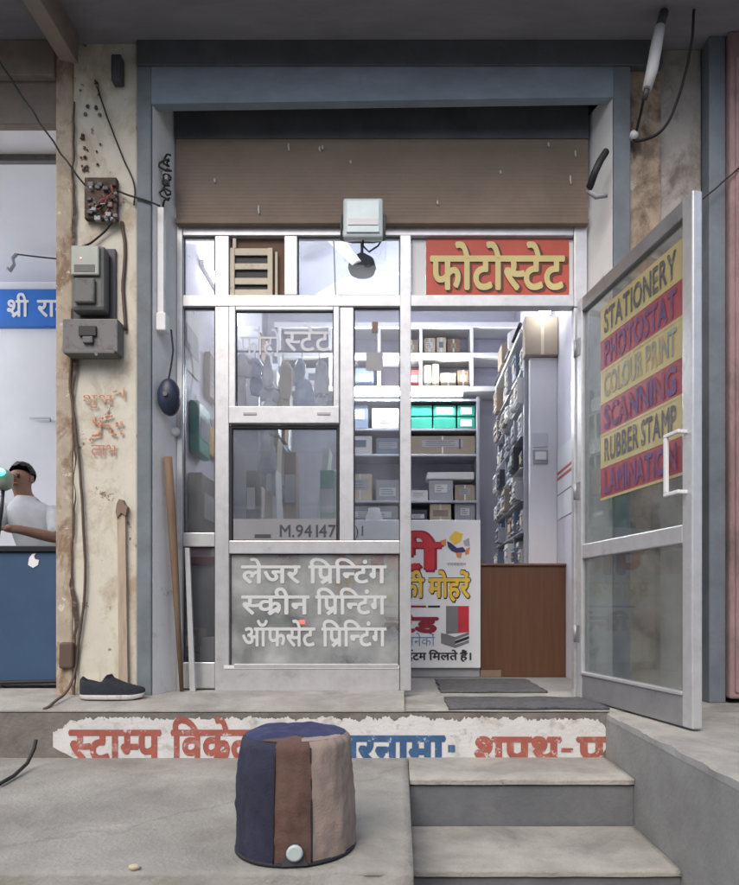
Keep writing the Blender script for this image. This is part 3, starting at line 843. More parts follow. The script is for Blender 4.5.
# seated person behind the blue counter
def person(name, base, label):
    root = thing(name, base, label, 'person')
    bx, by, bz = base
    V3 = lambda x, y, z: Vector((bx + x, by + y, bz + z))
    # body skeleton (seated, leaning to the left, one arm on the counter)
    J = {'pel': (.12, .10, .52, .15), 'wai': (.10, .06, .70, .145), 'che': (.06, .0, .92, .155), 'nec0': (.03, -.02, 1.06, .09), 'nec': (.015, -.04, 1.12, .055), 'hd0': (0, -.06, 1.19, .07), 'hd1': (-.005, -.07, 1.26, .088), 'hd2': (0, -.06, 1.33, .075),
         'shl': (-.14, -.02, 1.02, .07), 'ell': (-.20, -.20, .86, .05), 'wrl': (-.08, -.38, .86, .034),
         'shr': (.22, .0, 1.01, .07), 'elr': (.31, -.10, .80, .05), 'wrr': (.14, -.34, .845, .034),
         'hil': (.02, .02, .50, .09), 'knl': (-.02, -.24, .50, .07), 'anl': (-.02, -.20, -.10, .045),
         'hir': (.22, .02, .50, .09), 'knr': (.24, -.24, .50, .07), 'anr': (.24, -.20, -.10, .045)}
    E = [('pel', 'wai'), ('wai', 'che'), ('che', 'nec0'), ('nec0', 'nec'), ('nec', 'hd0'), ('hd0', 'hd1'), ('hd1', 'hd2'), ('nec0', 'shl'), ('shl', 'ell'), ('ell', 'wrl'), ('nec0', 'shr'), ('shr', 'elr'), ('elr', 'wrr'),
         ('pel', 'hil'), ('hil', 'knl'), ('knl', 'anl'), ('pel', 'hir'), ('hir', 'knr'), ('knr', 'anr')]
    def skin(names, edges, nm, mat, grow, par):
        me = bpy.data.meshes.new(nm); ix = {n: i for i, n in enumerate(names)}
        me.from_pydata([V3(*J[n][:3]) - Vector(base) for n in names], [(ix[a], ix[c]) for a, c in edges], [])
        o = bpy.data.objects.new(nm, me); COL.objects.link(o); o.parent = par
        o.modifiers.new('skin', 'SKIN'); o.modifiers.new('sub', 'SUBSURF').render_levels = 2
        o.modifiers['sub'].levels = 2
        for i, n in enumerate(names):
            r = J[n][3] + grow - (.03 if nm == 'body' and n in ('pel', 'wai', 'che', 'nec0', 'shl', 'shr', 'hil', 'hir') else 0) + (.03 if nm == 'shirt' and n == 'nec0' else 0); me.skin_vertices[0].data[i].radius = (r, r)
        me.skin_vertices[0].data[0].use_root = True
        bpy.context.view_layer.update()
        m2 = bpy.data.meshes.new_from_object(o.evaluated_get(bpy.context.evaluated_depsgraph_get()))
        o.modifiers.clear(); o.data = m2
        m2.materials.clear(); m2.materials.append(MATS[mat])
        for p in m2.polygons: p.use_smooth = True
        ORIG[o.name] = Vector(base)
        return o
    # hands: palm + curled fingers, added to the joints
    for s_, wr in (('l', 'wrl'), ('r', 'wrr')):
        wx, wy, wz, _ = J[wr]
        sg_ = 1 if s_ == 'l' else -1
        J['pa' + s_] = (wx + .045 * sg_, wy - .05, wz - .005, .032); E.append((wr, 'pa' + s_))
        for fi in range(4):
            off = (-.03 + .02 * fi)
            ln = (.06, .075, .07, .055)[fi]
            J[f'f{s_}{fi}a'] = (wx + .045 * sg_ + off, wy - .085, wz - .002, .0095)
            J[f'f{s_}{fi}b'] = (wx + .05 * sg_ + off * 1.1, wy - .085 - ln * .6, wz - .006, .0088)
            J[f'f{s_}{fi}c'] = (wx + .053 * sg_ + off * 1.1, wy - .085 - ln, wz - .02, .008)
            E += [('pa' + s_, f'f{s_}{fi}a'), (f'f{s_}{fi}a', f'f{s_}{fi}b'), (f'f{s_}{fi}b', f'f{s_}{fi}c')]
        J[f't{s_}a'] = (wx + .085 * sg_, wy - .045, wz - .006, .011); J[f't{s_}b'] = (wx + .1 * sg_, wy - .08, wz - .012, .009)
        E += [('pa' + s_, f't{s_}a'), (f't{s_}a', f't{s_}b')]
    body = skin(list(J), E, 'body', 'skin', 0, root)
    bb = B(); rings = []
    for (z, cx, cy, rx, ry) in ((.50, .12, .08, .185, .135), (.60, .115, .075, .175, .13), (.72, .10, .055, .17, .125), (.84, .075, .02, .185, .13), (.94, .06, .0, .195, .125), (1.0, .045, -.01, .20, .12), (1.045, .04, -.014, .175, .112), (1.08, .03, -.022, .125, .10), (1.105, .022, -.028, .085, .085), (1.13, .017, -.034, .074, .074)):
        ring = []
        for k in range(36):
            a = 2 * math.pi * k / 36
            f_ = 1 + .05 * math.sin(a * 5 + z * 14) * (1 if z < 1 else .3) + .05 * noise.noise(Vector((a * 2, z * 9, 2)))
            ring.append(bb.bm.verts.new(V3(cx + rx * f_ * math.cos(a), cy + ry * f_ * math.sin(a), z)))
        rings.append(ring)
    bb._fin([bb.bm.faces.new([rings[q][k], rings[q][(k + 1) % 36], rings[q + 1][(k + 1) % 36], rings[q + 1][k]]) for q in range(len(rings) - 1) for k in range(36)], 'shirt', True)
    for (a, c) in (('shl', 'ell'), ('shr', 'elr')):
        pa, pc = V3(*J[a][:3]), V3(*J[c][:3])
        bb.tube([pa + Vector((0, 0, .02)), pa.lerp(pc, .3), pa.lerp(pc, .6), pa.lerp(pc, .88)], [.075, .078, .07, .066], 'shirt', 16)
    bb.build('shirt', root)
    tn = ['pel', 'hil', 'knl', 'anl', 'hir', 'knr', 'anr']
    skin(tn, [('pel', 'hil'), ('hil', 'knl'), ('knl', 'anl'), ('pel', 'hir'), ('hir', 'knr'), ('knr', 'anr')], 'trousers', 'trouser', .014, root)
    bb = B()
    g = bmesh.ops.create_icosphere(bb.bm, subdivisions=3, radius=1)
    c = V3(.002, -.05, 1.295)
    for v in g['verts']:
        d = v.co.copy(); v.co = c + Vector((d.x * .088, d.y * .103, d.z * .10))
    kill = [v for v in bb.bm.verts if (v.co.z < c.z - .02 and v.co.y < c.y + .03) or v.co.z < c.z - .06 or (v.co.y < c.y - .05 and v.co.z < c.z + .045)]
    bmesh.ops.delete(bb.bm, geom=kill, context='VERTS')
    for v in bb.bm.verts: v.co += noise.noise_vector(v.co * 45) * .007
    bb._fin(bb.bm.faces[:], 'hair', True)
    bb.build('hair', root)
    bb = B()
    hc = V3(-.005, -.07, 1.255)
    bb.prism([hc + Vector((-.012, -.082, -.012)), hc + Vector((.012, -.082, -.012)), hc + Vector((.006, -.08, .022)), hc + Vector((-.006, -.08, .022))], (0, -.022, -.004), 'skin'); bb.build('nose', root); bb = B()
    bb.box(hc.x - .024, hc.x + .024, hc.y - .088, hc.y - .07, hc.z - .046, hc.z - .038, 'mark_red', .003); bb.build('mouth', root)
    for sx in (-1, 1):
        bb = B(); bb.lathe([(.004, .004), (.011, .002), (.011, -.002), (.004, -.005)], (hc.x + sx * .031, hc.y - .078, hc.z + .006), 'hair', 'Y', 10); bb.box(hc.x + sx * .031 - .005, hc.x + sx * .031 + .005, hc.y - .088, hc.y - .082, hc.z + .001, hc.z + .011, 'hair', .002); bb.build('eye', root)
    for sx in (-1, 1):
        bb = B(); bb.box(hc.x + sx * .032 - .012, hc.x + sx * .032 + .012, hc.y - .086, hc.y - .07, hc.z + .018, hc.z + .026, 'hair', .003); bb.build('eyebrow', root); bb = B()
        bb.box(hc.x + sx * .086 - .01, hc.x + sx * .086 + .01, hc.y - .01, hc.y + .025, hc.z - .025, hc.z + .03, 'skin', .008); bb.build('ear', root)
    return root
person('person', (XX(26, 5.0), 5.0, .20), 'seated person in a white shirt behind the blue counter next door')
b = B()
st = (XX(26, 5.0) + .12, 5.12, .04)
b.box(st[0] - .2, st[0] + .2, st[1] - .2, st[1] + .2, .53, .58, 'pack_dark', .01)
for sx in (-1, 1):
    for sy in (-1, 1): b.cyl((st[0] + sx * .17, st[1] + sy * .17, .04), (st[0] + sx * .15, st[1] + sy * .15, .53), .014, 'pack_dark', n=8)
b.build('stool', None, 'dark stool under the seated person in the white shirt', 'stool')
# rounded device with teal display
dq = P(3, 479, 4.0)
zc = ZZ(546, 3.8)
b = B(); b.lathe([(.02, -.07), (.045, -.055), (.056, -.02), (.056, .025), (.04, .05), (.015, .058)], dq, 'device', 'Z', 20)
dvv = b.build('desk_machine', None, 'grey green rounded machine with a glowing teal display on the blue counter', 'machine', origin=(dq.x, dq.y, zc))
b = B(); b.lathe([(.055, -.004), (.055, .004)], (0, 0, 0), 'led_teal', 'Y', 20)
for v in b.bm.verts: v.co = dq + Vector((v.co.x * .8 + .008, v.co.y - .062, v.co.z * .45 + .03))
b.build('display', dvv)
b = B(); b.tube([dq + Vector((.0, 0, -.07)), dq + Vector((-.01, .0, -.2)), Vector((dq.x - .04, dq.y, zc + .015))], .011, 'black_plastic', 10)
b.lathe([(.09, 0), (.09, .012), (.03, .02)], (dq.x - .04, dq.y, zc), 'black_plastic', 'Z', 20); b.build('stalk', dvv)

# ------------------------------------------------------------------ things on the cream pillar
ym = YP - .004
mt = thing('electricity_meter', (XX(97, ym), ym, ZZ(322, ym)), 'grey electricity meter with clear greenish cover on the cream pillar', 'electricity meter')
b = B(); b.box(XX(74, ym), XX(117, ym), ym - .015, ym, ZZ(326, ym), ZZ(250, ym), 'pack_dark', .006); b.build('backboard', mt)
b = B(); b.box(XX(79, ym), XX(112, ym), ym - .085, ym - .016, ZZ(318, ym), ZZ(254, ym), 'meter_grey', .018); b.build('case', mt)
b = B(); b.box(XX(80.5, ym), XX(108, ym), ym - .10, ym - .086, ZZ(285, ym), ZZ(256, ym), 'meter_clear', .010); cv = b.build('clear_cover', mt)
b = B(); b.box(XX(90, ym), XX(91.5, ym), ym - .103, ym - .1, ZZ(269.5, ym), ZZ(268, ym), 'led_red'); b.build('indicator', cv)
b = B(); b.box(XX(84, ym), XX(104, ym), ym - .1018, ym - .1005, ZZ(282, ym), ZZ(275, ym), 'meter_grey', 0); b.build('dial_window', cv)
b = B(); b.box(XX(84, ym), XX(104, ym), ym - .105, ym - .086, ZZ(312, ym), ZZ(288, ym), 'meter_grey', .008); b.build('terminal_cover', mt)
cb = thing('cutout_box', (XX(98, ym), ym, ZZ(362, ym)), 'grey metal fuse box just below the electricity meter', 'fuse box')
b = B(); b.box(XX(70, ym), XX(124, ym), ym - .075, ym, ZZ(358, ym), ZZ(325, ym), 'box_grey', .006); b.box(XX(72, ym), XX(122, ym), ym - .085, ym - .005, ZZ(360, ym), ZZ(356.5, ym), 'meter_grey', .004); b.build('case', cb)
b = B(); b.box(XX(87, ym), XX(104, ym), ym - .088, ym - .076, ZZ(343, ym), ZZ(333, ym), 'black_plastic', .003); b.box(XX(91, ym), XX(101, ym), ym - .092, ym - .076, ZZ(350, ym), ZZ(343.5, ym), 'meter_grey', .004)
b.build('fuse_holder', cb); b = B(); b.cyl(P(96, 354, ym - .086), P(96, 354, ym - .076), .008, 'paper_grey', n=10); b.build('screw', cb)
b = B(); b.box(XX(87, ym), XX(119, ym), ym - .03, ym, ZZ(222, ym), ZZ(181, ym), 'junction', .004)
jb = b.build('junction_box', None, 'square open junction box with rusty contents above the electricity meter', 'junction box')
b = B()
random.seed(3)
for i in range(26):
    px, py = random.uniform(89, 117), random.uniform(184, 220); r_ = random.uniform(.006, .016)
    p = P(px, py, ym - .035)
    b.box(p.x - r_, p.x + r_, p.y - random.uniform(.004, .016), p.y + .012, p.z - r_ * .8, p.z + r_ * .8, random.choice(['junction', 'box_grey', 'pack_brown', 'paper_grey', 'pack_dark']), .003, )
for i in range(5):
    a = P(random.uniform(90, 116), random.uniform(185, 200), ym - .04); c = P(random.uniform(90, 116), random.uniform(205, 219), ym - .04)
    b.tube(sag(a, c, .01, 6, .02), .003, random.choice(['cable_black', 'pack_red', 'cable_white']), 5)
b.build('terminal', jb)
def cable(name_label, pts, r=.005, mat='cable_black', n=6, name='cable'):
    p = [Vector(q) for q in pts]; out = []
    for i in range(len(p) - 1):
        a, c, d, e = p[max(i - 1, 0)], p[i], p[i + 1], p[min(i + 2, len(p) - 1)]
        for k in range(5):
            t = k / 5
            q = .5 * (2 * c + (d - a) * t + (2 * a - 5 * c + 4 * d - e) * t * t + (3 * c - a - 3 * d + e) * t ** 3)
            out.append(q + Vector((noise.noise(q * 15), 0, noise.noise(q * 17 + Vector((5, 0, 0))))) * .003)
    out.append(p[-1])
    bb = B(); bb.tube(out, r, mat, n); return bb.build(name, None, name_label, 'cable')
cable('black wire running from the junction box down to the electricity meter', [P(112, 222, ym - .03), P(104, 232, ym - .015), P(90, 243, ym - .015), P(76, 250, ym - .015), P(75, 262, ym - .02)], .005)
cable('thin wire strung across the pillar top towards the junction box', sag(P(-30, 12, 3.1), P(90, 192, ym - .02), .03, 16, .01), .005)
cable('thin wire looping down the upper cream pillar', [P(95, 80, ym), P(104, 108, ym - .008), P(112, 130, ym - .008), P(124, 160, ym - .008), P(134, 184, ym - .008), P(134, 205, ym - .008)], .004)
cable('black wire crossing the grey shutter guide from the junction box', [P(118, 191, ym - .02), P(130, 196, ym - .03), P(145, 200, ym - .03), P(160, 206, ym - .03)], .005)
cable('rust coloured cable running down right of the electricity meter', [P(122, 222, ym - .004), P(125, 250, ym - .004), P(123, 290, ym - .006), P(126, 330, ym - .006)], .009, 'cable_brown')
cable('brown cable running down the full cream pillar to the floor', [P(72, 352, ym - .01), P(70, 385, ym - .01), P(73, 410, ym - .012), P(80, 470, ym - .012), P(84, 540, ym - .012), P(85, 590, ym - .012), P(79, 640, ym - .012), P(76, 668, ym - .012), P(68, 690, 3.22), P(52, 704, 3.05), P(44, 709, 3.0)], .007, 'cable_brown', 8)
b = B(); b.box(XX(61.5, ym), XX(76, ym), ym - .035, ym, ZZ(668, ym), ZZ(642, ym), 'cable_brown', .01); b.build('wall_socket', None, 'broken brown socket low on the cream pillar beside the cable', 'socket', wob=.004, wsc=20)
b = B(); b.prism([P(117, 512, ym - .022), P(125, 516, ym - .022), P(128, 690, ym - .022), P(119, 690, ym - .022)], (0, .022, 0), 'batten_wood')
b.prism([P(115.5, 512, ym - .03), P(116.5, 504, ym - .03), P(119, 499, ym - .03), P(122.5, 500, ym - .03), P(124, 504, ym - .03), P(127, 507, ym - .03), P(125.5, 516, ym - .03), P(121, 513, ym - .03), P(117, 518, ym - .03)], (0, .028, 0), 'pack_brown')
b.build('conduit', None, 'brown weathered conduit strip running up the lower cream pillar', 'conduit', wob=.004, wsc=9)
b = B(); b.box(XX(115, YP), XX(125, YP), YP - .05, YP - .002, ZZ(88, YP), ZZ(62, YP), 'pack_dark', .006); b.build('clamp', None, 'dark iron clamp at the top of the cream pillar', 'clamp')

# left reveal fittings
b = B(); b.box(-1.238, -1.205, YP + .015, YP + .05, ZZ(318, YP), ZZ(205, YP), 'white_plaster', .004)
b.box(-1.24, -1.19, YP + .0, YP + .06, ZZ(330, YP), ZZ(312, YP), 'white_plaster', .006)
b.build('cable_trunking', None, 'white cable trunking on the left reveal beside the glass', 'trunking')
p = P(169, 397, 3.33)
bl = thing('bell', (p.x, p.y, p.z), 'dark round bell hanging on the white reveal left of the glass', 'bell')
b = B(); b.lathe([(.055, 0.02), (.056, 0.0), (.052, -.02), (.04, -.036), (.02, -.046), (.004, -.048)], p, 'navy_plastic', 'Y', 28)
b.bm.verts.ensure_lookup_table()
for v in b.bm.verts: v.co.z = p.z + (v.co.z - p.z) * 1.7
b.build('dome', bl)
b = B(); b.tube([p + Vector((0, -.045, 0)), p + Vector((0, -.058, 0))], .012, 'meter_grey', 10); b.build('stud', bl)
cable('black cord hanging from the trunking down to the round bell', [P(171, 330, 3.34), P(173, 350, 3.34), P(170, 372, 3.34), P(168, 382, 3.34)], .005)
b = B(); b.lathe([(.022, 0), (.022, -.02), (.012, -.03)], P(176, 432, 3.46), 'white_paint', 'Y', 16); b.build('wall_socket', None, 'small round white socket below the dark bell', 'socket')
b = B()
random.seed(11)
c0 = P(167, 178, 3.36)
pts = []
for i in range(60):
    a = i * .7
    pts.append(c0 + Vector((math.cos(a) * .022 + noise.noise(Vector((i * .4, 1, 2))) * .03, math.sin(a * .5) * .015 - .01, .11 - i * .0042 + math.sin(a) * .02)))
b.tube(pts, .005, 'cable_black', 6)
b.box(c0.x - .02, c0.x + .01, c0.y - .02, c0.y + .02, c0.z - .02, c0.z + .02, 'paper_grey', .004)
b.build('cable_tangle', None, 'tangle of black wires high on the left white reveal', 'cable')
cable('black wire hanging down the left white reveal', [P(165, 215, 3.35), P(161, 240, 3.33), P(160, 262, 3.33), P(163, 290, 3.33)], .004)
# leaning stick and frame strip on the left
b = B()
a, c = P(182, 688, 3.42), P(168, 457, 3.36)
a.z = .042
b.tube([c, c.lerp(a, .25), c.lerp(a, .6), a], [.022, .023, .018, .011], 'stick_wood', 10)
b.build('wooden_stick', None, 'brown wooden stick leaning against the white reveal', 'stick', wob=.003, wsc=12)
b = B(); a, c = P(193, 686, 3.43), P(188, 548, 3.45); a.z = .042
b.prism([c + Vector((-.012, 0, 0)), c + Vector((.012, 0, 0)), a + Vector((.016, 0, 0)), a + Vector((-.012, 0, 0))], (0, -.015, 0), 'aluminium')  # piece of the window frame, modelled as a separate strip
b.build('frame_strip', None, 'short grey frame strip at the foot of the narrow left pane', 'batten')  # piece of the window frame, not a loose batten

# ------------------------------------------------------------------ floodlight above the windows
fl = thing('floodlight', P(363, 217, 3.40), 'pale square floodlight mounted over the shop windows', 'floodlight')
b = B(); b.box(XX(343, 3.36), XX(383, 3.36), 3.36, 3.41, ZZ(237, 3.36), ZZ(197.5, 3.36), 'lamp_body', .012); b.build('housing', fl)
b = B(); b.box(XX(346.5, 3.36), XX(379.5, 3.36), 3.352, 3.359, ZZ(233, 3.36), ZZ(201, 3.36), 'lamp_glass', .004); lg = b.build('lens', fl)
b = B(); b.box(XX(348, 3.36), XX(378, 3.36), 3.348, 3.351, ZZ(226, 3.36), ZZ(219.5, 3.36), 'white_paint', .001); b.build('white_strip', lg)  # plain white strip across the lens
b = B(); b.tube([P(344, 215, 3.385), P(341.5, 215, 3.385), P(341.5, 240, 3.40), P(352, 242, 3.45), P(374, 242, 3.45), P(384.5, 240, 3.40), P(384.5, 215, 3.385), P(382, 215, 3.385)], .007, 'meter_grey', 8); b.build('bracket', fl)
b = B(); b.tube([P(363, 237, 3.385), P(363, 246, 3.40), P(369, 252, 3.43), P(378, 246, 3.45), P(384, 236, 3.46)], .005, 'cable_black', 6); b.build('lead', fl)

# cable and loose bits on the right
cable('thick black cable hanging from the top right corner of the opening', [P(606, 152, 3.24), P(600, 162, 3.22), P(594, 174, 3.22), P(589, 188, 3.26)], .018, 'cable_black', 10)
b = B(); b.tube([P(587, 190, 3.27), P(596, 197, 3.25), P(607, 195, 3.25)], .012, 'paper_grey', 8); b.build('bracket', None, 'short grey bracket under the thick black cable', 'bracket')
tb = thing('tube_lamp', P(654, 60, 3.1), 'unlit white lamp tube hanging tilted under the canopy at right', 'lamp')
b = B(); b.tube([P(660, 27, 3.1), P(656, 48, 3.1), P(652, 70, 3.1), P(647, 89, 3.1)], [.024, .028, .028, .022], 'cable_white', 12); b.build('tube', tb)
b = B(); b.tube([P(664, 12, 3.1), P(660, 27, 3.1)], .022, 'pack_dark', 10); b.build('holder', tb); b = B(); b.tube([P(647, 89, 3.1), P(644, 100, 3.12)], .014, 'pack_dark', 10); b.build('holder', tb)
cable('dark cable hanging from the white lamp down the stained wall', [P(645, 92, 3.12), P(641, 112, 3.2), P(637, 128, 3.25), P(634, 140, 3.27), P(650, 138, 3.25), P(664, 128, 3.22), P(676, 105, 3.2), P(686, 70, 3.15), P(692, 40, 3.1), P(694, 10, 3.1)], .007)
b = B(); b.lathe([(.02, 0), (.022, -.02), (.008, -.03)], P(633, 137, 3.28), 'white_paint', 'Y', 12); b.build('wall_socket', None, 'small white socket high on the stained wall at right', 'socket')
cable('thin wire strung above the open glass door', sag(P(624, 262, 3.26), P(741, 166, 3.2), .01), .004)

# ------------------------------------------------------------------ neighbour pillar at right
b = B(); b.box(XX(722, YP), XX(722, YP) + .9, YP - .08, 4.0, .03, zs + .13, 'pink_paint', .012)
for i in range(5): b.box(XX(727, YP) + i * .16, XX(727, YP) + i * .16 + .07, YP - .09, YP - .07, .06, zs, 'pink_paint', .006)
b.build('pink_pillar', None, 'faded pink pillar at the right edge beyond the open door', 'pillar', wob=.004)

# ------------------------------------------------------------------ shoe
def shoe():
    root = thing('shoe', (XX(112, 3.22), 3.21, .032), 'black slip-on shoe with white sole lying at the foot of the cream pillar', 'shoe')
    x0, x1, yc, z0 = XX(80, 3.2), XX(145, 3.2), 3.20, .034
    L = x1 - x0
    def half(t): return .047 * (1 - .12 * math.cos(t * 6.28)) * (min(1, t * 9) ** .5) * (min(1, (1 - t) * 5) ** .5)
    def ring_sole(t, z): return [(x0 + t * L, yc + s_ * half(t), z) for s_ in (-1, 1)]
    b = B(); n = 24
    P2 = [(.004 + .992 * i / n) for i in range(n + 1)]
    out = [(x0 + t * L, yc - half(t)) for t in P2] + [(x0 + t * L, yc + half(t)) for t in reversed(P2)]
    rings = []
    for (sc, dz) in ((.96, 0), (1.0, .006), (1.0, .018), (.95, .024)):
        rings.append([b.bm.verts.new(((x0 + x1) / 2 + (x - (x0 + x1) / 2) * (.985 + (sc - .95) * .3), yc + (y - yc) * sc, z0 + dz + .012 * max(0, ((x - x0) / L - .8) / .2) ** 2 + .004 * max(0, (.15 - (x - x0) / L) / .15))) for x, y in out])
    fs = []
    m = len(out)
    for i in range(3):
        for k in range(m): fs.append(b.bm.faces.new([rings[i][k], rings[i][(k + 1) % m], rings[i + 1][(k + 1) % m], rings[i + 1][k]]))
    fs += [b.bm.faces.new(rings[0][::-1]), b.bm.faces.new(rings[-1])]
    b._fin(fs, 'sole_white', True); b.build('sole', root)
    b = B(); cols = []
    hp = [(0, .075), (.06, .095), (.15, .088), (.25, .076), (.33, .075), (.40, .090), (.46, .092), (.55, .078), (.7, .058), (.85, .045), (.94, .036), (1, .02)]
    def H(t):
        for (a, ha), (c, hc) in zip(hp, hp[1:]):
            if a <= t <= c: return ha + (hc - ha) * (t - a) / (c - a)
        return .03
    for i in range(n + 1):
        t = P2[i]; h = H(t); w = half(t) * .96; ring = []
        for k in range(13):
            a = math.pi * k / 12
            open_ = 1.0
            if .08 < t < .40: open_ = 1 - .35 * max(0, math.sin(a)) ** 6
            ring.append(b.bm.verts.new((x0 + t * L, yc - w * math.copysign(abs(math.cos(a)) ** .7, math.cos(a)) * (1 - .1 * math.sin(a)), z0 + .02 + (h - .0) * (max(0, math.sin(a)) ** .6) * open_ + .012 * max(0, (t - .8) / .2) ** 2)))
        cols.append(ring)
    fs = [b.bm.faces.new([cols[i][k], cols[i + 1][k], cols[i + 1][k + 1], cols[i][k + 1]]) for i in range(n) for k in range(12)]
    b._fin(fs, 'shoe_navy', True); b.build('upper', root)
    b = B(); b.prism([(x0 + .40 * L, yc - .03, z0 + .10), (x0 + .46 * L, yc - .032, z0 + .12), (x0 + .49 * L, yc - .03, z0 + .10), (x0 + .44 * L, yc - .032, z0 + .07)], (0, .06, 0), 'shoe_navy'); b.build('tongue', root)
    return root
shoe()

# ------------------------------------------------------------------ covered water jug on the platform
jx, jy, jr, jh = XX(296, 1.885), 1.885, .166, .343
jg = thing('water_jug', (jx, jy, ZP), 'round water jug in a navy, brown and beige fabric cover with a white tap', 'water jug')
def jug_surface(a0, a1, mat, name, grow=0.0, top=True):
    b = B(); na = max(14, int((a1 - a0) / 2.5)); nz = 44; g = []
    for j in range(nz + 1):
        row = []
        for i in range(na + 1):
            a = R(a0 + (a1 - a0) * i / na); t = j / nz
            z = .006 + t * (jh - .02)
            r = jr + grow - .014 * t + .005 * math.sin(t * 3.1)
            if t > .93: r -= .013 * ((t - .93) / .07) ** 2
            nn = noise.noise(Vector((math.sin(a) * 2.2, math.cos(a) * 2.2, z * 6))) * .008 + noise.noise(Vector((math.sin(a) * 7, math.cos(a) * 7, z * 13 + 4))) * .004 + abs(noise.noise(Vector((a * 5 + z * 9, z * 22, 7)))) * .006
            q_ = Vector((math.sin(a) * 3 + z * 5, math.cos(a) * 3, z * 7 + math.sin(a * 3) * .8))
            nn += (.0055 * (1 - abs(noise.noise(q_ * 1.3)) * 4) if abs(noise.noise(q_ * 1.3)) < .25 else 0) * (.5 + .5 * noise.noise(Vector((a * 2, z * 4, 1)))) + .004 * math.sin(a * 9 + 3 * noise.noise(Vector((a, z * 5, 8)))) * (1 - t) ** 2
            r += nn * .72
            row.append(b.bm.verts.new((jx + math.sin(a) * r, jy - math.cos(a) * r, ZP + z)))
        g.append(row)
    fs = [b.bm.faces.new([g[j][i], g[j][i + 1], g[j + 1][i + 1], g[j + 1][i]]) for j in range(nz) for i in range(na)]
    b._fin(fs, mat, True)
    return b.build(name, jg)
A0 = -9.2   # direction of the camera seen from the jug
jug_surface(-22 - A0 * 0 - 180 + 10, -20 + 9, 'navy_cloth', 'navy_panel')
jug_surface(-11.5, 23, 'brown_cloth', 'brown_panel', .003)
jug_surface(23, 170, 'beige_cloth', 'beige_panel', .002)
b = B(); na, nr = 140, 40; rings = []
for j in range(nr + 1):
    t = 1 - j / nr
    row = []
    for i in range(na):
        a = 2 * math.pi * i / na
        r = max(.001, (jr - .0225) * t)
        z = jh - .0145 + .010 * (1 - t ** 8) + noise.noise(Vector((math.sin(a) * t * 3, math.cos(a) * t * 3, 2))) * .009 * min(1, (1 - t) * 6) - .012 * max(0, math.sin(a * 1 + .5)) * t * min(1, (1 - t) * 4)
        row.append(b.bm.verts.new((jx + math.sin(a) * r, jy - math.cos(a) * r, ZP + z)))
    rings.append(row)
for j in range(nr):
    for i in range(na):
        f = b.bm.faces.new([rings[j][i], rings[j][(i + 1) % na], rings[j + 1][(i + 1) % na], rings[j + 1][i]])
        a = 360 * (i + .5) / na; rr = 1 - (j + .5) / nr
        xq, yq = math.sin(R(a)) * rr, -math.cos(R(a)) * rr
        b._fin([f], 'navy_top' if yq > -.66 + .38 * xq else ('brown_cloth' if xq < .25 else 'beige_cloth'), True)
b.build('top_cover', jg)
b = B()
b.tube([(jx + math.sin(R(a)) * (jr + .002), jy - math.cos(R(a)) * (jr + .002), ZP + .007) for a in range(0, 361, 8)], .006, 'piping', 6)
for a_ in (-11.3, 23): b.tube([(jx + math.sin(R(a_)) * (jr + .004 - .014 * t + .005 * math.sin(t * 3.1)), jy - math.cos(R(a_)) * (jr + .004 - .014 * t + .005 * math.sin(t * 3.1)), ZP + .01 + t * (jh - .04)) for t in [i / 14 for i in range(15)]], .0028, 'piping', 6)
b.build('piping', jg)
at = R(8)
tp = Vector((jx + math.sin(at) * (jr + .006), jy - math.cos(at) * (jr + .006), ZP + .045)); td = Vector((math.sin(at), -math.cos(at), 0)); ts = Vector((math.cos(at), math.sin(at), 0))
b = B(); b.prism([tp + ts * -.035 + uz * -.037, tp + ts * .035 + uz * -.037, tp + ts * .012 + uz * .02, tp + ts * -.014 + uz * .02], td * .004, 'pack_dark'); b.build('tap_slit', jg)
b = B(); b.tube([tp, tp + td * .006, tp + td * .014, tp + td * .017], [.010, .021, .022, .017], 'tap_white', 24); b.build('tap', jg)
b = B(); b.lathe([(jr - .02, .002), (jr - .02, jh - .03)], (jx, jy, ZP), 'pack_dark'); b.build('vessel', jg)

# platform cable
b = B(); b.tube([P(-20, 788, 2.5), (XX(0, 2.5), 2.5, ZP + .012), (XX(14, 2.62), 2.62, ZP + .012), (XX(27, 2.75), 2.75, ZP + .03), (XX(34, 2.8), 2.8, ZP + .08), (XX(36, 2.8), 2.8, ZP + .12)], .008, 'cable_black', 8)
b.build('cable', None, 'cut black cable end curling up on the left platform', 'cable')
q = Vector((XX(136, 1.72), 1.71, ZP))
b = B(); g = bmesh.ops.create_icosphere(b.bm, subdivisions=2, radius=.014)
for v in g['verts']: v.co = q + Vector((v.co.x * 1.2, v.co.y * .8, .007 + v.co.z * .5)) + noise.noise_vector(v.co * 60) * .003
b._fin(b.bm.faces[:], 'carton_pale', True); b.build('pebble', None, 'small pale pebble on the front edge of the left platform', 'pebble')

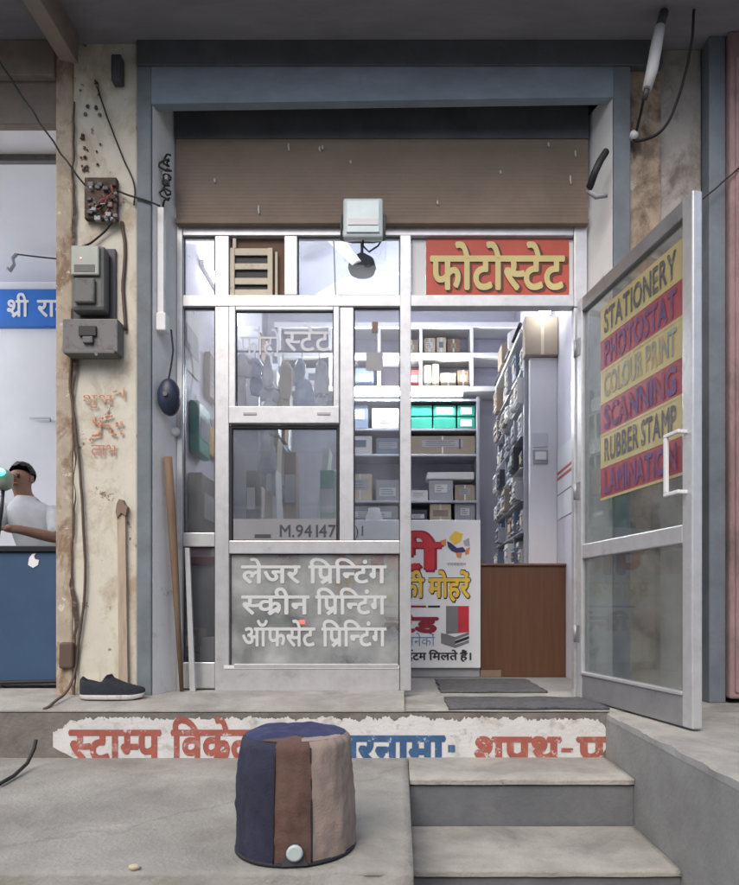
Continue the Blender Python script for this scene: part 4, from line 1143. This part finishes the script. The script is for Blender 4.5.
# ------------------------------------------------------------------ doormats
def mat_(xa, xb, ya, yb, label, seed):
    b = B()
    nx, ny = 40, 10
    def z(x, y): return .016 + noise.noise(Vector((x * 5, y * 5, seed))) * .006
    b.sheet(xa, xb, nx, ya, yb, ny, z, 'mat_rubber')
    for v in b.bm.verts:
        v.co.x += noise.noise(Vector((v.co.y * 8, seed, 1))) * .025; v.co.y += noise.noise(Vector((v.co.x * 6, seed, 4))) * .018
    r = bmesh.ops.extrude_face_region(b.bm, geom=b.bm.faces[:])
    for e in r['geom']:
        if isinstance(e, bmesh.types.BMVert): e.co.z = .006
    bmesh.ops.recalc_face_normals(b.bm, faces=b.bm.faces[:])
    b.build('doormat', None, label, 'doormat')
mat_(XX(448, 3.1), XX(606, 3.1), 3.03, 3.40, 'dark worn doormat at the outer edge of the entrance landing', 1)
mat_(XX(440, 3.75), XX(543, 3.75), 3.63, 4.28, 'dark doormat just inside the doorway in front of the white board', 2)

# ------------------------------------------------------------------ interior: counters
YC = 4.5
b = B(); b.box(.556, XR - .002, YC, YC + .5, .001, ZZ(566, YC), 'wood_laminate', .004)
wc = b.build('wooden_counter', None, 'brown wood laminate counter inside the doorway', 'counter')
b = B(); b.box(.553, XR - .002, YC - .015, YC + .52, ZZ(566, YC) + .001, ZZ(563.5, YC), 'brown_board', .004); b.build('countertop', wc)
b = B(); b.box(.553, .70, YC - .01, YC - .002, .001, .05, 'pack_brown', .002); b.build('kick_strip', wc)
xa = -.62
b = B(); b.box(xa, .553, YC - .04, YC - .02, ZZ(668, YC - .04), ZZ(520, YC - .04), 'board_white', .004)
bw = b.build('display_board', None, 'white printed display board with red and yellow Hindi lettering in front of the counter', 'display board')
yb = YC - .0425
def bxx(px): return XX(px, yb)
def bzz(py): return ZZ(py, yb)
b = B()
b.text(D('पाटी'), (bxx(330), yb, bzz(570)), ux, uz, bxx(440) - bxx(330), bzz(544) - bzz(570), 'p_maroon', .06)
b.text(D('पाटी'), (bxx(329), yb - .004, bzz(569)), ux, uz, bxx(439) - bxx(329), bzz(544) - bzz(569), 'p_red', .035)
b.text(D('सभी तरह'), (bxx(318), yb, bzz(597)), ux, uz, bxx(398) - bxx(318), bzz(580) - bzz(597), 'p_yellow', .02)
b.text(D('की मोहरें'), (bxx(401), yb, bzz(597.5)), ux, uz, bxx(470) - bxx(401), bzz(579) - bzz(597.5), 'p_black', .06)
b.text(D('की मोहरें'), (bxx(400.5), yb - .004, bzz(597)), ux, uz, bxx(469.5) - bxx(400.5), bzz(579) - bzz(597), 'p_yellow', .03)
b.box(bxx(340), bxx(426), yb, yb + .001, bzz(607.5), bzz(605.5), 'p_maroon'); b.box(bxx(428), bxx(440), yb, yb + .001, bzz(607.5), bzz(605.5), 'p_black')
b.text(D('िप~न-टेड'), (bxx(350), yb, bzz(632)), ux, uz, bxx(437) - bxx(350), bzz(618) - bzz(632), 'p_maroon', .055)
b.text(D('अनेकों'), (bxx(404), yb, bzz(646)), ux, uz, bxx(435) - bxx(404), bzz(637) - bzz(646), 'p_blue', -.004)
b.text(D('आईटम'), (bxx(395), yb, bzz(660)), ux, uz, bxx(426) - bxx(395), bzz(653) - bzz(660), 'p_black', .03)
b.text(D('िमलते हैं।'), (bxx(429), yb, bzz(660)), ux, uz, bxx(471) - bxx(429), bzz(653) - bzz(660), 'p_black', .03)
b.build('printed_lettering', bw)
b = B()
def poly(pts, mat, d=0): b.face([(bxx(x), yb - d, bzz(y)) for x, y in pts], mat)
# emblem: yellow leaf, navy swoosh, orange petals
poly([(449, 538), (455, 531), (463, 534), (461, 541), (454, 545)], 'p_yellow'); poly([(447, 541), (451, 543), (457, 548), (463, 547), (466, 551), (459, 554), (452, 551), (448, 547)], 'p_navy', .001)
poly([(456, 553), (462, 552), (461, 558), (457, 557)], 'p_orange', .002); poly([(463, 541), (469, 538), (470, 546), (465, 546)], 'paper_grey'); poly([(440, 541), (446, 539), (446, 546), (442, 545)], 'p_orange', .001); poly([(466, 549), (470, 547), (469, 554), (465, 555)], 'p_orange', .001)
b.text(D('नमनकमन'), (bxx(447), yb, bzz(566)), ux, uz, bxx(466) - bxx(447), bzz(563) - bzz(566), 'p_grey', 0)
b.build('printed_emblem', bw); b = B()
poly([(446, 606), (458, 606), (458, 633), (446, 634)], 'p_grey'); poly([(458, 606), (469, 606), (469, 632), (458, 633)], 'p_red')
poly([(446, 634), (455, 637), (455, 648), (441, 643), (441, 633)], 'p_grey', .001)
for i in range(3): poly([(455, 637 + 4 * i), (469, 632 + 4 * i), (469, 634.6 + 4 * i), (455, 640 + 4 * i)], 'p_grey' if i % 2 == 0 else 'p_black', .001)
b.build('printed_books', bw)
b = B(); b.box(xa, .55, YC - .015, YC + .45, .001, 1.0, 'machine_grey', .005)
b.build('inner_counter', None, 'grey counter behind the white printed display board', 'counter')
b = B(); b.box(XL + .03, -.66, 3.95, 4.9, .001, .74, 'machine_grey', .006)
dk = b.build('desk', None, 'grey desk with maroon edged top behind the left windows', 'desk')
b = B(); b.box(XL + .02, -.645, 3.92, 4.92, .742, .79, 'p_maroon', .004); b.build('desk_top', dk)

# ------------------------------------------------------------------ upper wall cabinet
YU = 6.2
def ub(px): return XX(px, YU)
def vz(py): return ZZ(py, YU)
b = B(); b.box(-1.2, XR - .003, YB - .012, YB - .002, vz(390), vz(324), 'cab_inside')
for (y0, y1) in ((322, 327), (352.5, 356.5), (386, 391)): b.box(-1.2, XR - .003, YU, YB - .013, vz(y1), vz(y0), 'white_paint', .003)
for px in (279, 330, 379, 421, 472): b.box(ub(px) - .014, ub(px) + .014, YU + .003, YB - .013, vz(385.8), vz(327.2), 'white_paint', .002)
b.build('wall_cabinet', None, 'white open wall cabinet of square compartments high on the back wall', 'cabinet')
random.seed(21)
def carton(px0, px1, ptop, pbot, Y, d, mat, label, name='box', cat='box', group=None, bev=.004):
    bb = B(); bb.box(XX(px0, Y), XX(px1, Y), Y, Y + d, ZZ(pbot, Y), ZZ(ptop, Y), mat, bev)
    if mat.startswith('carton') or mat == 'pack_brown':
        bb.box((XX(px0, Y) + XX(px1, Y)) / 2 - .008, (XX(px0, Y) + XX(px1, Y)) / 2 + .008, Y - .0015, Y + d * .5, ZZ(pbot, Y) + .002, ZZ(ptop, Y) + .001, 'paper')
    wx, hz, xm_ = XX(px1, Y) - XX(px0, Y), ZZ(ptop, Y) - ZZ(pbot, Y), XX(px0, Y)
    lm = random.choice(['paper', 'paper', 'carton', 'pack_blue', 'carton_pale', 'paper_grey'])
    a_ = random.uniform(.12, .3); c_ = random.uniform(.2, .4)
    bb.box(xm_ + wx * a_, xm_ + wx * (1 - a_), Y - .0025, Y - .0018, ZZ(pbot, Y) + hz * c_, ZZ(pbot, Y) + hz * (c_ + .4), lm)
    for q in range(3): bb.box(xm_ + wx * (a_ + .06), xm_ + wx * (1 - a_ - random.uniform(.08, .25)), Y - .003, Y - .0026, ZZ(pbot, Y) + hz * (c_ + .07 + .11 * q), ZZ(pbot, Y) + hz * (c_ + .11 + .11 * q), 'p_grey')
    return bb.build(name, None, label, cat, group)
Yi = YU + .05
G1 = 'boxes in the upper wall cabinet'
carton(424, 435, 338, 352.3, Yi, .2, 'carton_pale', 'left pale box on the upper shelf of the wall cabinet', group=G1)
carton(436.5, 446, 337.5, 352.3, Yi, .2, 'carton_pale', 'right pale box on the upper shelf of the wall cabinet', group=G1)
carton(447, 460, 339, 352.3, Yi + .06, .14, 'pack_brown', 'dull brown box on the upper shelf of the wall cabinet', group=G1)
carton(424, 431, 365, 385.8, Yi, .2, 'carton_pale', 'left narrow pale box on the lower shelf of the wall cabinet', group=G1)
carton(432, 439, 364, 385.8, Yi, .2, 'carton_pale', 'second narrow pale box on the lower shelf of the wall cabinet', group=G1)
carton(440.5, 456, 373, 385.8, Yi, .2, 'carton', 'wide low tan box on the lower shelf of the wall cabinet', group=G1)
carton(457.5, 469, 370, 385.8, Yi, .2, 'pack_brown', 'brown box at the right end of the lower cabinet shelf', group=G1)
carton(404, 419, 370, 385.8, Yi, .2, 'pack_red', 'red box behind the door post in the wall cabinet', group=G1)
carton(405, 418, 340, 352.3, Yi, .2, 'carton', 'tan box behind the door post in the wall cabinet', group=G1)
for i, (a, c, mt_) in enumerate(((285, 302, 'pack_blue'), (305, 324, 'paper'), (334, 352, 'pack_dark'), (355, 374, 'pack_blue'))):
    carton(a, c, 368, 385.8, Yi, .2, mt_, ['blue box at the left end of the wall cabinet', 'white box beside the leftmost blue box in the wall cabinet', 'black box in the middle of the wall cabinet', 'blue box behind the narrow window in the wall cabinet'][i], group=G1)

# ------------------------------------------------------------------ lower back shelf
YL = 6.15
b = B()
xs0, xs1 = -.55, XX(480, YL)
b.box(xs0, xs1, YB - .02, YB - .004, .001, ZZ(399, YL), 'cab_inside')
for py in (399, 428.5, 454, 500.5, 521, 560, 600): b.box(xs0, xs1, YL, YB - .021, ZZ(py + 2.2, YL), ZZ(py, YL), 'steel_rack', .002)
for px in (342, 404, 478): b.box(XX(px, YL) - .014, XX(px, YL) + .014, YL - .004, YB - .021, .001, ZZ(397, YL), 'steel_rack', .002)
b.build('shelf_rack', None, 'grey steel shelf rack against the back wall under the tube light', 'shelf')
Ys = YL + .03
G2 = 'green packets on the back shelf'
lab = ['left green packet in the lower row on the back shelf', 'middle green packet in the lower row on the back shelf', 'right green packet in the lower row on the back shelf', 'left green packet in the upper row on the back shelf', 'middle green packet with a white band on the back shelf', 'right green packet in the upper row on the back shelf']
for i in range(6):
    c = i % 3; r_ = i // 3
    x0, x1 = [(411, 432), (433.5, 456), (457.5, 475)][c]
    y1 = 428.3 if r_ == 0 else 416.3
    bb = B(); bb.box(XX(x0, Ys), XX(x1, Ys), Ys, Ys + .22, ZZ(y1, Ys), ZZ(y1 - 11, Ys), 'green_packet', .006)
    if i in (2, 4, 5): bb.box(XX(x0 + 3, Ys), XX(x1 - 3, Ys), Ys - .002, Ys + .1, ZZ(y1 - 2, Ys), ZZ(y1 - 9, Ys), 'paper', .001)
    bb.build('packet', None, lab[i], 'packet', G2)
G3 = 'paper stacks and boxes on the back shelf'
carton(410, 475, 436, 453.7, Ys, .22, 'carton', 'long tan carton on the second back shelf', group=G3)
b = B(); b.box(XX(459, Ys), XX(460.5, Ys), Ys - .004, Ys - .0005, ZZ(449, Ys), ZZ(439, Ys), 'pack_dark'); b.build('dark_mark', None, 'small dark tag on the long tan carton', 'tag')
carton(409, 428, 490, 500.3, Ys, .22, 'paper', 'flat white paper stack at left on the third back shelf', 'paper_stack', 'paper stack', G3)
carton(429, 453, 480, 500.3, Ys, .22, 'paper_grey', 'grey box in the middle of the third back shelf', group=G3)
carton(455, 475, 485, 500.3, Ys, .22, 'carton', 'tan box at right on the third back shelf', group=G3)
b = B(); b.box(XX(427, Ys), XX(474, Ys), Ys - .01, Ys + .2, ZZ(479.8, Ys), ZZ(472, Ys), 'paper', .01); b.build('paper_bundle', None, 'loose white paper bundle lying on the grey box of the back shelf', 'paper bundle', G3, wob=.006, wsc=12)
carton(409, 427, 510, 520.8, Ys, .22, 'pack_dark', 'dark box at left on the fourth back shelf', group=G3)
carton(430, 451, 504, 520.8, Ys, .22, 'carton_pale', 'pale carton in the middle of the fourth back shelf', group=G3)
carton(455, 475, 503.5, 520.8, Ys, .22, 'paper_grey', 'grey carton at right on the fourth back shelf', group=G3)
for i, (a, c, t_, bt, mt_) in enumerate(((346, 368, 405, 428.3, 'pack_blue'), (372, 399, 408, 428.3, 'paper'), (346, 372, 436, 453.8, 'paper'), (376, 400, 438, 453.8, 'pack_blue'), (348, 372, 474, 500.3, 'carton_pale'), (376, 399, 480, 500.3, 'paper_grey'), (348, 398, 506, 520.8, 'machine_grey'))):
    carton(a, c, t_, bt, Ys, .2, mt_, ['blue pack on the top back shelf behind the narrow pane', 'white pack on the top back shelf behind the narrow pane', 'white carton left on the second shelf behind the narrow pane', 'blue pack right on the second shelf behind the narrow pane', 'pale carton on the third shelf behind the narrow pane', 'grey box on the third shelf behind the narrow pane', 'wide grey box on the fourth shelf behind the narrow pane'][i], group=G3)

# white round containers near the narrow pane
b = B(); b.lathe([(.05, 0), (.06, .02), (.06, .12), (.045, .15), (.04, .18)], (XX(374, 4.56), 4.58, 1.002), 'paper', n=20); b.build('jar', None, 'white plastic jar standing behind the narrow pane', 'jar')
b = B(); b.lathe([(.095, 0), (.105, .03), (.1, .1), (.03, .13)], (XX(379, 4.75), 4.8, 1.002), 'carton_pale', n=24); b.build('bowl_pot', None, 'pale rounded pot behind the white jar at the narrow pane', 'pot')

# ------------------------------------------------------------------ right rack
rk0, rk1 = 4.84, 6.1
b = B()
for yy in (rk0, 5.26, 5.68, rk1): b.box(.92, XR - .004, yy - .012, yy + .012, .782, 2.52, 'steel_rack', .002)
lv_ = [.80, 1.04, 1.28, 1.52, 1.76, 2.00, 2.24]
for z in lv_: b.box(.90, XR - .004, rk0 + .013, rk1 - .013, z, z + .012, 'steel_rack', .002)
b.box(.89, XR - .004, rk0 - .012, rk1 + .012, 2.521, 2.55, 'white_paint', .003)
b.box(.90, XR - .004, rk0 - .012, rk1 + .012, .001, .78, 'white_paint', .004)
b.build('magazine_rack', None, 'tall open magazine rack along the right interior wall', 'rack')
G4 = 'bundles on the magazine rack'
cols = ['paper', 'paper_grey', 'pack_blue', 'pack_brown', 'pack_dark', 'paper', 'paper_grey', 'carton', 'paper']
nm = {'paper': 'white', 'paper_grey': 'grey', 'pack_blue': 'blue', 'pack_brown': 'brown', 'pack_dark': 'black', 'carton': 'tan'}
lvn = ['lowest', 'second lowest', 'third', 'fourth', 'fifth', 'sixth', 'top']
bays = ['nearest', 'middle', 'far']
random.seed(4)
for li, z in enumerate(lv_):
    for bi, (ya, yb2) in enumerate(((rk0 + .02, 5.245), (5.275, 5.665), (5.695, rk1 - .02))):
        y = ya; k_ = 0
        while y < yb2 - .09:
            wd = random.uniform(.09, .16); wd = min(wd, yb2 - y - .005)
            h = random.uniform(.10, .205); m_ = random.choice(cols); pro = random.uniform(-.03, .05)
            bb = B()
            bb.box(.91 - pro, XR - .03, y, y + wd, z + .0125, z + .0125 + h, m_, .004)
            nsh = 3
            bb.box(.9035 - pro, .908 - pro, y + wd * .2, y + wd * .8, z + .0125 + h * .3, z + .0125 + h * .7, random.choice(['paper', 'carton_pale', 'pack_brown', 'pack_blue', 'paper_grey', 'p_black']))
            for s_ in range(nsh):
                bb.box(.906 - pro - random.uniform(0, .008), XR - .05, y + .004, y + wd - .004, z + .0125 + h * (s_ + .25) / nsh, z + .0125 + h * (s_ + .45) / nsh, random.choice(['paper', 'paper_grey', m_]), .001)
            bb.build('bundle', None, f'{nm[m_]} bundle {["first", "next", "third", "last"][min(k_, 3)]} in the {bays[bi]} bay of the {lvn[li]} rack shelf', 'bundle', G4)
            y += wd + random.uniform(.008, .03); k_ += 1
# strip lamps / sticks sticking out of the rack top
b = B(); b.tube([(.90, 4.86, 2.60), (.89, 6.05, 2.56)], .016, 'black_plastic', 8); b.build('rod', None, 'dark rod lying along the top of the magazine rack', 'rod')
b = B(); b.box(.86, .98, 5.5, 5.72, 2.551, 2.72, 'carton', .006); b.build('box', None, 'small tan carton on top of the magazine rack', 'box')
b = B(); b.lathe([(.06, 0), (.07, .02), (.07, .12), (.03, .15)], (.93, 5.2, 2.551), 'paper', n=16); b.build('roll', None, 'white paper roll on top of the magazine rack', 'roll')
# carton on the partition panel
b = B(); b.box(XX(525, 4.7), XX(560, 4.7) - .012, 4.70, 4.80, 2.312, 2.59, 'carton', .006)
b.box(XX(541, 4.7), XX(544, 4.7), 4.698, 4.79, 2.314, 2.592, 'carton_pale')
cbx = b.build('box', None, 'large tan carton above the white panel at right inside', 'box')
sw = thing('switchboard', P(540, 448, 4.745), 'white switchboard with grey frame on the interior panel', 'switchboard')
b = B(); b.box(XX(533, 4.74), XX(548, 4.74), 4.735, 4.748, ZZ(464, 4.74), ZZ(450, 4.74), 'paper_grey', .003); b.box(XX(533, 4.74), XX(548, 4.74), 4.737, 4.748, ZZ(447, 4.74), ZZ(433, 4.74), 'vinyl_faint', .003); b.build('plate', sw)
b = B(); b.box(XX(535, 4.74), XX(546, 4.74), 4.73, 4.734, ZZ(460, 4.74), ZZ(452, 4.74), 'white_paint', .002); b.build('switch', sw)
b = B(); b.box(XR - .006, XR - .001, 4.05, 4.72, 1.12, 1.62, 'board_white')
for z in (1.44, 1.40, 1.29): b.box(XR - .008, XR - .0065, 4.05, 4.72, z, z + (.02 if z != 1.29 else .008), 'pack_red' if z != 1.29 else 'p_grey')
b.build('wall_poster', None, 'white poster with red stripes on the right interior wall', 'poster')

# ------------------------------------------------------------------ lamps inside
b = B(); b.lathe([(.016, 0), (.016, 1.15)], (XX(338, 6.12), 6.13, ZZ(393, 6.12)), 'tube_hot', 'X', 12)
t1 = b.build('tube_light', None, 'lit tube light under the wall cabinet on the back wall', 'tube light')
b = B(); b.box(XX(338, 6.12) - .03, XX(338, 6.12) + 1.18, 6.15, 6.20, ZZ(393, 6.12) - .02, ZZ(393, 6.12) + .02, 'white_paint', .004); b.build('batten', t1)
bp_ = Vector((XX(545, 4.6), 4.6, ZZ(309, 4.6)))
b = B(); b.lathe([(.012, -.05), (.04, -.03), (.05, .01), (.03, .05), (.018, .07)], bp_, 'bulb_lit', 'Z', 18)
t2 = b.build('light_bulb', None, 'lit bulb hanging above the tan carton at right inside', 'light bulb')
b = B(); b.lathe([(.02, .07), (.02, .11)], bp_, 'black_plastic', 'Z', 12); b.tube([bp_ + Vector((0, 0, .11)), bp_ + Vector((.02, 0, .3)), Vector((bp_.x + .02, bp_.y, ZC))], .004, 'cable_black', 6); b.build('holder', t2)
b = B(); b.lathe([(.016, 0), (.016, 1.2)], (XL + .05, 0, 0), 'tube_fill', 'Y', 12)
for v in b.bm.verts: v.co += Vector((0, 4.3, 2.75))
t3 = b.build('tube_light', None, 'added lit tube light high on the left interior wall', 'tube light')  # added tube, lights the room and bounces onto the ceiling
b = B(); b.box(XL + .002, XL + .032, 4.27, 5.53, 2.73, 2.77, 'white_paint', .004); b.build('batten', t3)  # batten of the added wall tube
b = B(); b.lathe([(.016, 0), (.016, 1.2)], (-.6, 4.35, ZC - .05), 'tube_fill', 'X', 12)
t4 = b.build('tube_light', None, 'added unseen lit tube light on the ceiling behind the roller shutter', 'tube light')  # added out of view to even the indoor light
b = B(); b.box(-.63, .63, 4.33, 4.37, ZC - .03, ZC - .001, 'white_paint', .004); b.build('batten', t4)  # batten of the added unseen ceiling tube
# ceiling fan
fc = Vector((XX(362, 5.3), 5.3, ZZ(268, 5.3)))
fn = thing('ceiling_fan', (fc.x, fc.y, fc.z), 'ceiling fan with dark hub and white blades behind the transom window', 'fan')
b = B(); b.lathe([(.03, .11), (.10, .06), (.115, .0), (.10, -.04), (.04, -.06)], fc, 'fan_dark', 'Z', 24); b.build('hub', fn)
b = B(); b.tube([fc + Vector((0, 0, .1)), Vector((fc.x, fc.y, ZC - .001))], .012, 'fan_dark', 8); b.build('downrod', fn)
for a in (10, 130, 250):
    d = Vector((math.cos(R(a)), math.sin(R(a)), 0)); s_ = Vector((-d.y, d.x, 0))
    b = B(); b.prism([fc + d * .11 + s_ * -.04 + uz * -.025, fc + d * .58 + s_ * -.065 + uz * -.04, fc + d * .60 + s_ * .06 + uz * -.012, fc + d * .11 + s_ * .04 + uz * -.01], (0, 0, .005), 'white_paint'); b.build('blade', fn)

# ------------------------------------------------------------------ things behind the left windows
b = B(); b.box(-1.08, -.70, 4.05, 4.55, .792, .93, 'machine_grey', .02); b.box(-1.06, -.72, 4.08, 4.53, .931, .99, 'paper_grey', .015)
pr_ = b.build('photocopier', None, 'grey photocopier standing on the desk behind the tinted pane', 'photocopier')
b = B(); b.box(-1.0, -.8, 4.035, 4.06, .84, .86, 'pack_dark', .002); b.box(-1.02, -.78, 3.98, 4.05, .80, .81, 'paper', .002); b.build('paper_tray', pr_)
b = B()
for z in (1.15, 1.55, 1.95, 2.35): b.box(XL + .002, XL + .26, 4.9, 6.4, z, z + .02, 'steel_rack', .002)
for yy in (4.9, 5.65, 6.4): b.box(XL + .002, XL + .26, yy - .012, yy + .012, .001, 2.6, 'steel_rack', .002)
b.build('side_shelf', None, 'steel shelf along the left interior wall', 'shelf')
random.seed(9)
G5 = 'packs on the left interior shelf'
for zi, z in enumerate((1.15, 1.55, 1.95, 2.35)):
    for k_ in range(5):
        y = 4.93 + k_ * .29; m_ = random.choice(cols); h = random.uniform(.12, .32)
        if abs(y - 5.65) < .03: y += .03
        bb = B(); bb.box(XL + .03, XL + .25 + random.uniform(0, .05), y, y + random.uniform(.14, .21), z + .0205, z + .02 + h, m_, .006)
        bb.build('pack', None, f'{nm[m_]} pack, {["first", "second", "third", "fourth", "fifth"][k_]} from the window on the {["lowest", "second", "third", "top"][zi]} left shelf', 'pack', G5)
G7 = 'stationery standing on the desk behind the glass'
def goods(px0, px1, ptop, Y, d, m_, label, name='folder', cat='folder', lean=0):
    bb = B(); bb.box(XX(px0, Y), XX(px1, Y), Y, Y + d, .791, ZZ(ptop, Y), m_, .005)
    bb.box(XX(px0, Y) + .006, XX(px1, Y) - .006, Y - .002, Y + .01, .791 + (ZZ(ptop, Y) - .791) * .55, .791 + (ZZ(ptop, Y) - .791) * .8, random.choice(['paper', 'p_yellow', 'paper_grey']), 0)
    for v in bb.bm.verts: v.co.x += (v.co.z - .791) * lean
    return bb.build(name, None, label, cat, G7)
goods(246, 256, 470, 3.98, .16, 'pack_dark', 'black folder at the left of the tinted pane')
goods(262, 272, 437, 3.99, .16, 'carton_pale', 'tall cream folder behind the tinted pane', lean=.05)
goods(274, 279, 446, 3.96, .2, 'paper', 'thin tall white folder behind the tinted pane', lean=-.04)
goods(284, 296, 452, 4.62, .16, 'pack_brown', 'brown box file on the desk behind the photocopier', 'box_file', 'file')
goods(312, 318, 448, 4.64, .2, 'paper', 'white box file on the desk behind the photocopier', 'box_file', 'file', .1)
goods(320, 334, 470, 4.60, .2, 'green_packet', 'green box file at the right end of the desk', 'box_file', 'file')
b = B(); b.lathe([(.02, 0), (.05, .02), (.06, .06), (.05, .10), (.02, .12)], (-.68, 3.97, .792), 'pack_red', n=20); b.build('ball', None, 'small red ball shaped pot at the right front of the desk', 'pot')
b = B(); b.prism([(-1.14, 3.99, .80), (-1.02, 3.99, .80), (-1.06, 4.03, 1.06), (-1.12, 4.03, 1.06)], (0, .05, 0), 'paper'); b.build('paper_bag', None, 'white paper bag standing at the left front of the desk', 'bag')
def hung(y0, y1, z0, z1, m_, label, name, cat, d=.03):
    bb = B(); bb.box(XL + .006, XL + .006 + d, y0, y1, z0, z1, m_, .012)
    bb.box(XL + .007 + d, XL + .0085 + d, y0 + .03, y1 - .03, z0 + (z1 - z0) * .3, z0 + (z1 - z0) * .7, random.choice(['paper', 'p_yellow', 'paper_grey']))
    bb.tube([(XL + .01, (y0 + y1) / 2 - .04, z1 - .005), (XL + .008, (y0 + y1) / 2, z1 + .07), (XL + .01, (y0 + y1) / 2 + .04, z1 - .005)], .003, 'cable_white', 5)
    return bb.build(name, None, label, cat, wob=.006, wsc=9)
hung(4.38, 4.62, 1.52, 1.72, 'p_yellow', 'yellow pouch hung on the left wall behind the narrow pane', 'pouch', 'pouch')
hung(4.05, 4.3, 1.45, 1.78, 'green_packet', 'green bag hung on the left wall behind the narrow pane', 'bag', 'bag', .06)
hung(4.02, 4.6, .92, 1.32, 'pack_dark', 'black bag hung low on the left wall behind the narrow pane', 'bag', 'bag', .09)
hung(3.95, 4.25, 1.95, 2.35, 'paper', 'white wall calendar behind the narrow left pane', 'calendar', 'calendar', .004)
hung(4.35, 4.6, 1.9, 2.2, 'pack_brown', 'brown pouch hung beside the white wall calendar', 'pouch', 'pouch', .04)
# strings of hanging sachets near window
G6 = 'hanging bags behind the sliding window'
random.seed(13)
sachets = [(243, 3.75, 'poly_bag', 'leftmost white'), (255, 3.80, 'poly_blue', 'pale blue'), (268, 3.77, 'poly_bag', 'long white'), (284, 3.85, 'carton_pale', 'cream'), (302, 3.8, 'poly_blue', 'short blue'), (320, 3.85, 'poly_bag', 'rightmost white')]
b = B(); b.tube([(-1.0, 3.8, 1.98), (-.36, 3.8, 1.98)], .007, 'steel_rack', 8)
for x in (-.99, -.37): b.tube([(x, 3.8, 1.98), (x, 3.72, 2.3), (x, 3.60, 2.63)], .004, 'steel_rack', 6)
b.build('hanging_rail', None, 'steel rail carrying plastic bags behind the sliding window', 'rail')
for si, (px, Y, m_, cn) in enumerate(sachets):
    bb = B(); x = XX(px, Y); z = 1.975
    bb.tube([(x, 3.8, z + .006), (x, Y, z - .06)], .003, 'cable_white', 5)
    for q_ in range((3, 2, 4, 2, 2, 3)[si]):
        h_ = random.uniform(.09, .26); w_ = random.uniform(.025, .06); n0 = len(bb.bm.verts)
        ox = random.uniform(-.015, .015)
        bb.lathe([(.006, 0), (w_ * .55, -.012), (w_ * .9, -.05), (w_ * .85, -h_ * .35), (w_, -h_ * .6), (w_ * .95, -h_ * .92), (w_ * .8, -h_)], (0, 0, 0), m_, 'Z', 18)
        bb.bm.verts.ensure_lookup_table()
        for v in bb.bm.verts[n0:]:
            c_ = v.co.copy(); v.co = Vector((x + ox + c_.x, Y + c_.y * .4, z - .03 + c_.z)) + noise.noise_vector(Vector((c_.x * 22 + si, c_.y * 22, c_.z * 22 + q_))) * .02
        z -= h_ * .8
    bb.build('hanging_bags', None, f'{cn} string of crinkled plastic bags hanging behind the sliding window', 'plastic bags', G6)
b = B(); b.lathe([(.055, 0), (.07, .03), (.072, .26), (.066, .27), (.066, .30), (.02, .31)], (-1.09, 3.78, .003), 'paper', n=24); b.build('canister', None, 'white canister on the floor behind the lowest narrow pane', 'canister')
b = B(); b.box(-1.27, -1.17, 3.72, 3.92, .003, .22, 'paper_grey', .008)
for z in (.05, .11, .17): b.box(-1.265, -1.175, 3.716, 3.72, z, z + .03, 'pack_dark', .002)
b.build('crate', None, 'grey slotted crate on the floor behind the lowest narrow pane', 'crate')
b = B(); b.box(-1.26, -1.16, 3.75, 3.9, .223, .36, 'carton', .006); b.box(-1.24, -1.18, 3.747, 3.75, .26, .32, 'paper'); b.build('box', None, 'tan box resting on the grey slotted crate', 'box')
q = P(302, 622, 3.93)
b = B(); b.box(q.x - .05, q.x + .05, 3.925, 3.947, q.z - .03, q.z + .03, 'paper_grey', .004)
pw = b.build('red_glow_box', None, 'added small grey box with a red light for the red reflection in the lettered pane', 'added light')  # added to stand for a red reflection in the pane
b = B(); b.box(q.x - .02, q.x + .02, 3.918, 3.924, q.z - .013, q.z + .013, 'led_red', .003); b.build('indicator', pw)
# ------------------------------------------------------------------ street behind the camera (seen in the glass)
def street_house(x0, x1, h, wall, label, seed):
    random.seed(seed)
    hs = thing('street_house', ((x0 + x1) / 2, -9, ZG), label, 'building')
    b = B(); b.box(x0, x1, -15, -9, ZG, h, wall, .02); b.box(x0 - .1, x1 + .1, -9.5, -8.7, 2.0, 2.15, 'street_wall_b', .01); b.box(x0, x1, -9.05, -8.9, h - .5, h + .3, wall, .01)
    b.build('wall', hs)
    n = int((x1 - x0) / 2)
    for i in range(n):
        xx = x0 + (i + .5) * (x1 - x0) / n
        b = B(); b.box(xx - .75, xx + .75, -9.04, -8.98, ZG + .1, 1.8, 'shutter_green', .01)
        for k_ in range(14): b.box(xx - .74, xx + .74, -8.985, -8.97, ZG + .2 + k_ * .18, ZG + .3 + k_ * .18, 'shutter_green', .004)
        b.build('shop_shutter', hs)
        for zz in (3.0, 5.6):
            if zz + 1.4 < h:
                b = B(); b.box(xx - .5, xx + .5, -9.04, -8.98, zz, zz + 1.3, 'window_dark', .01); wf = b.build('window', hs)
                b = B(); b.box(xx - .56, xx + .56, -9.03, -8.93, zz - .1, zz - .02, 'white_paint', .01); b.build('sill', wf)
street_house(-14, -5.2, 5.6, 'street_wall_a', 'tan house across the street at left', 1)
street_house(-5, 3.4, 4.8, 'street_wall_b', 'grey house across the street facing the shop', 2)
street_house(3.6, 13, 6.2, 'street_wall_c', 'reddish house across the street at right', 3)
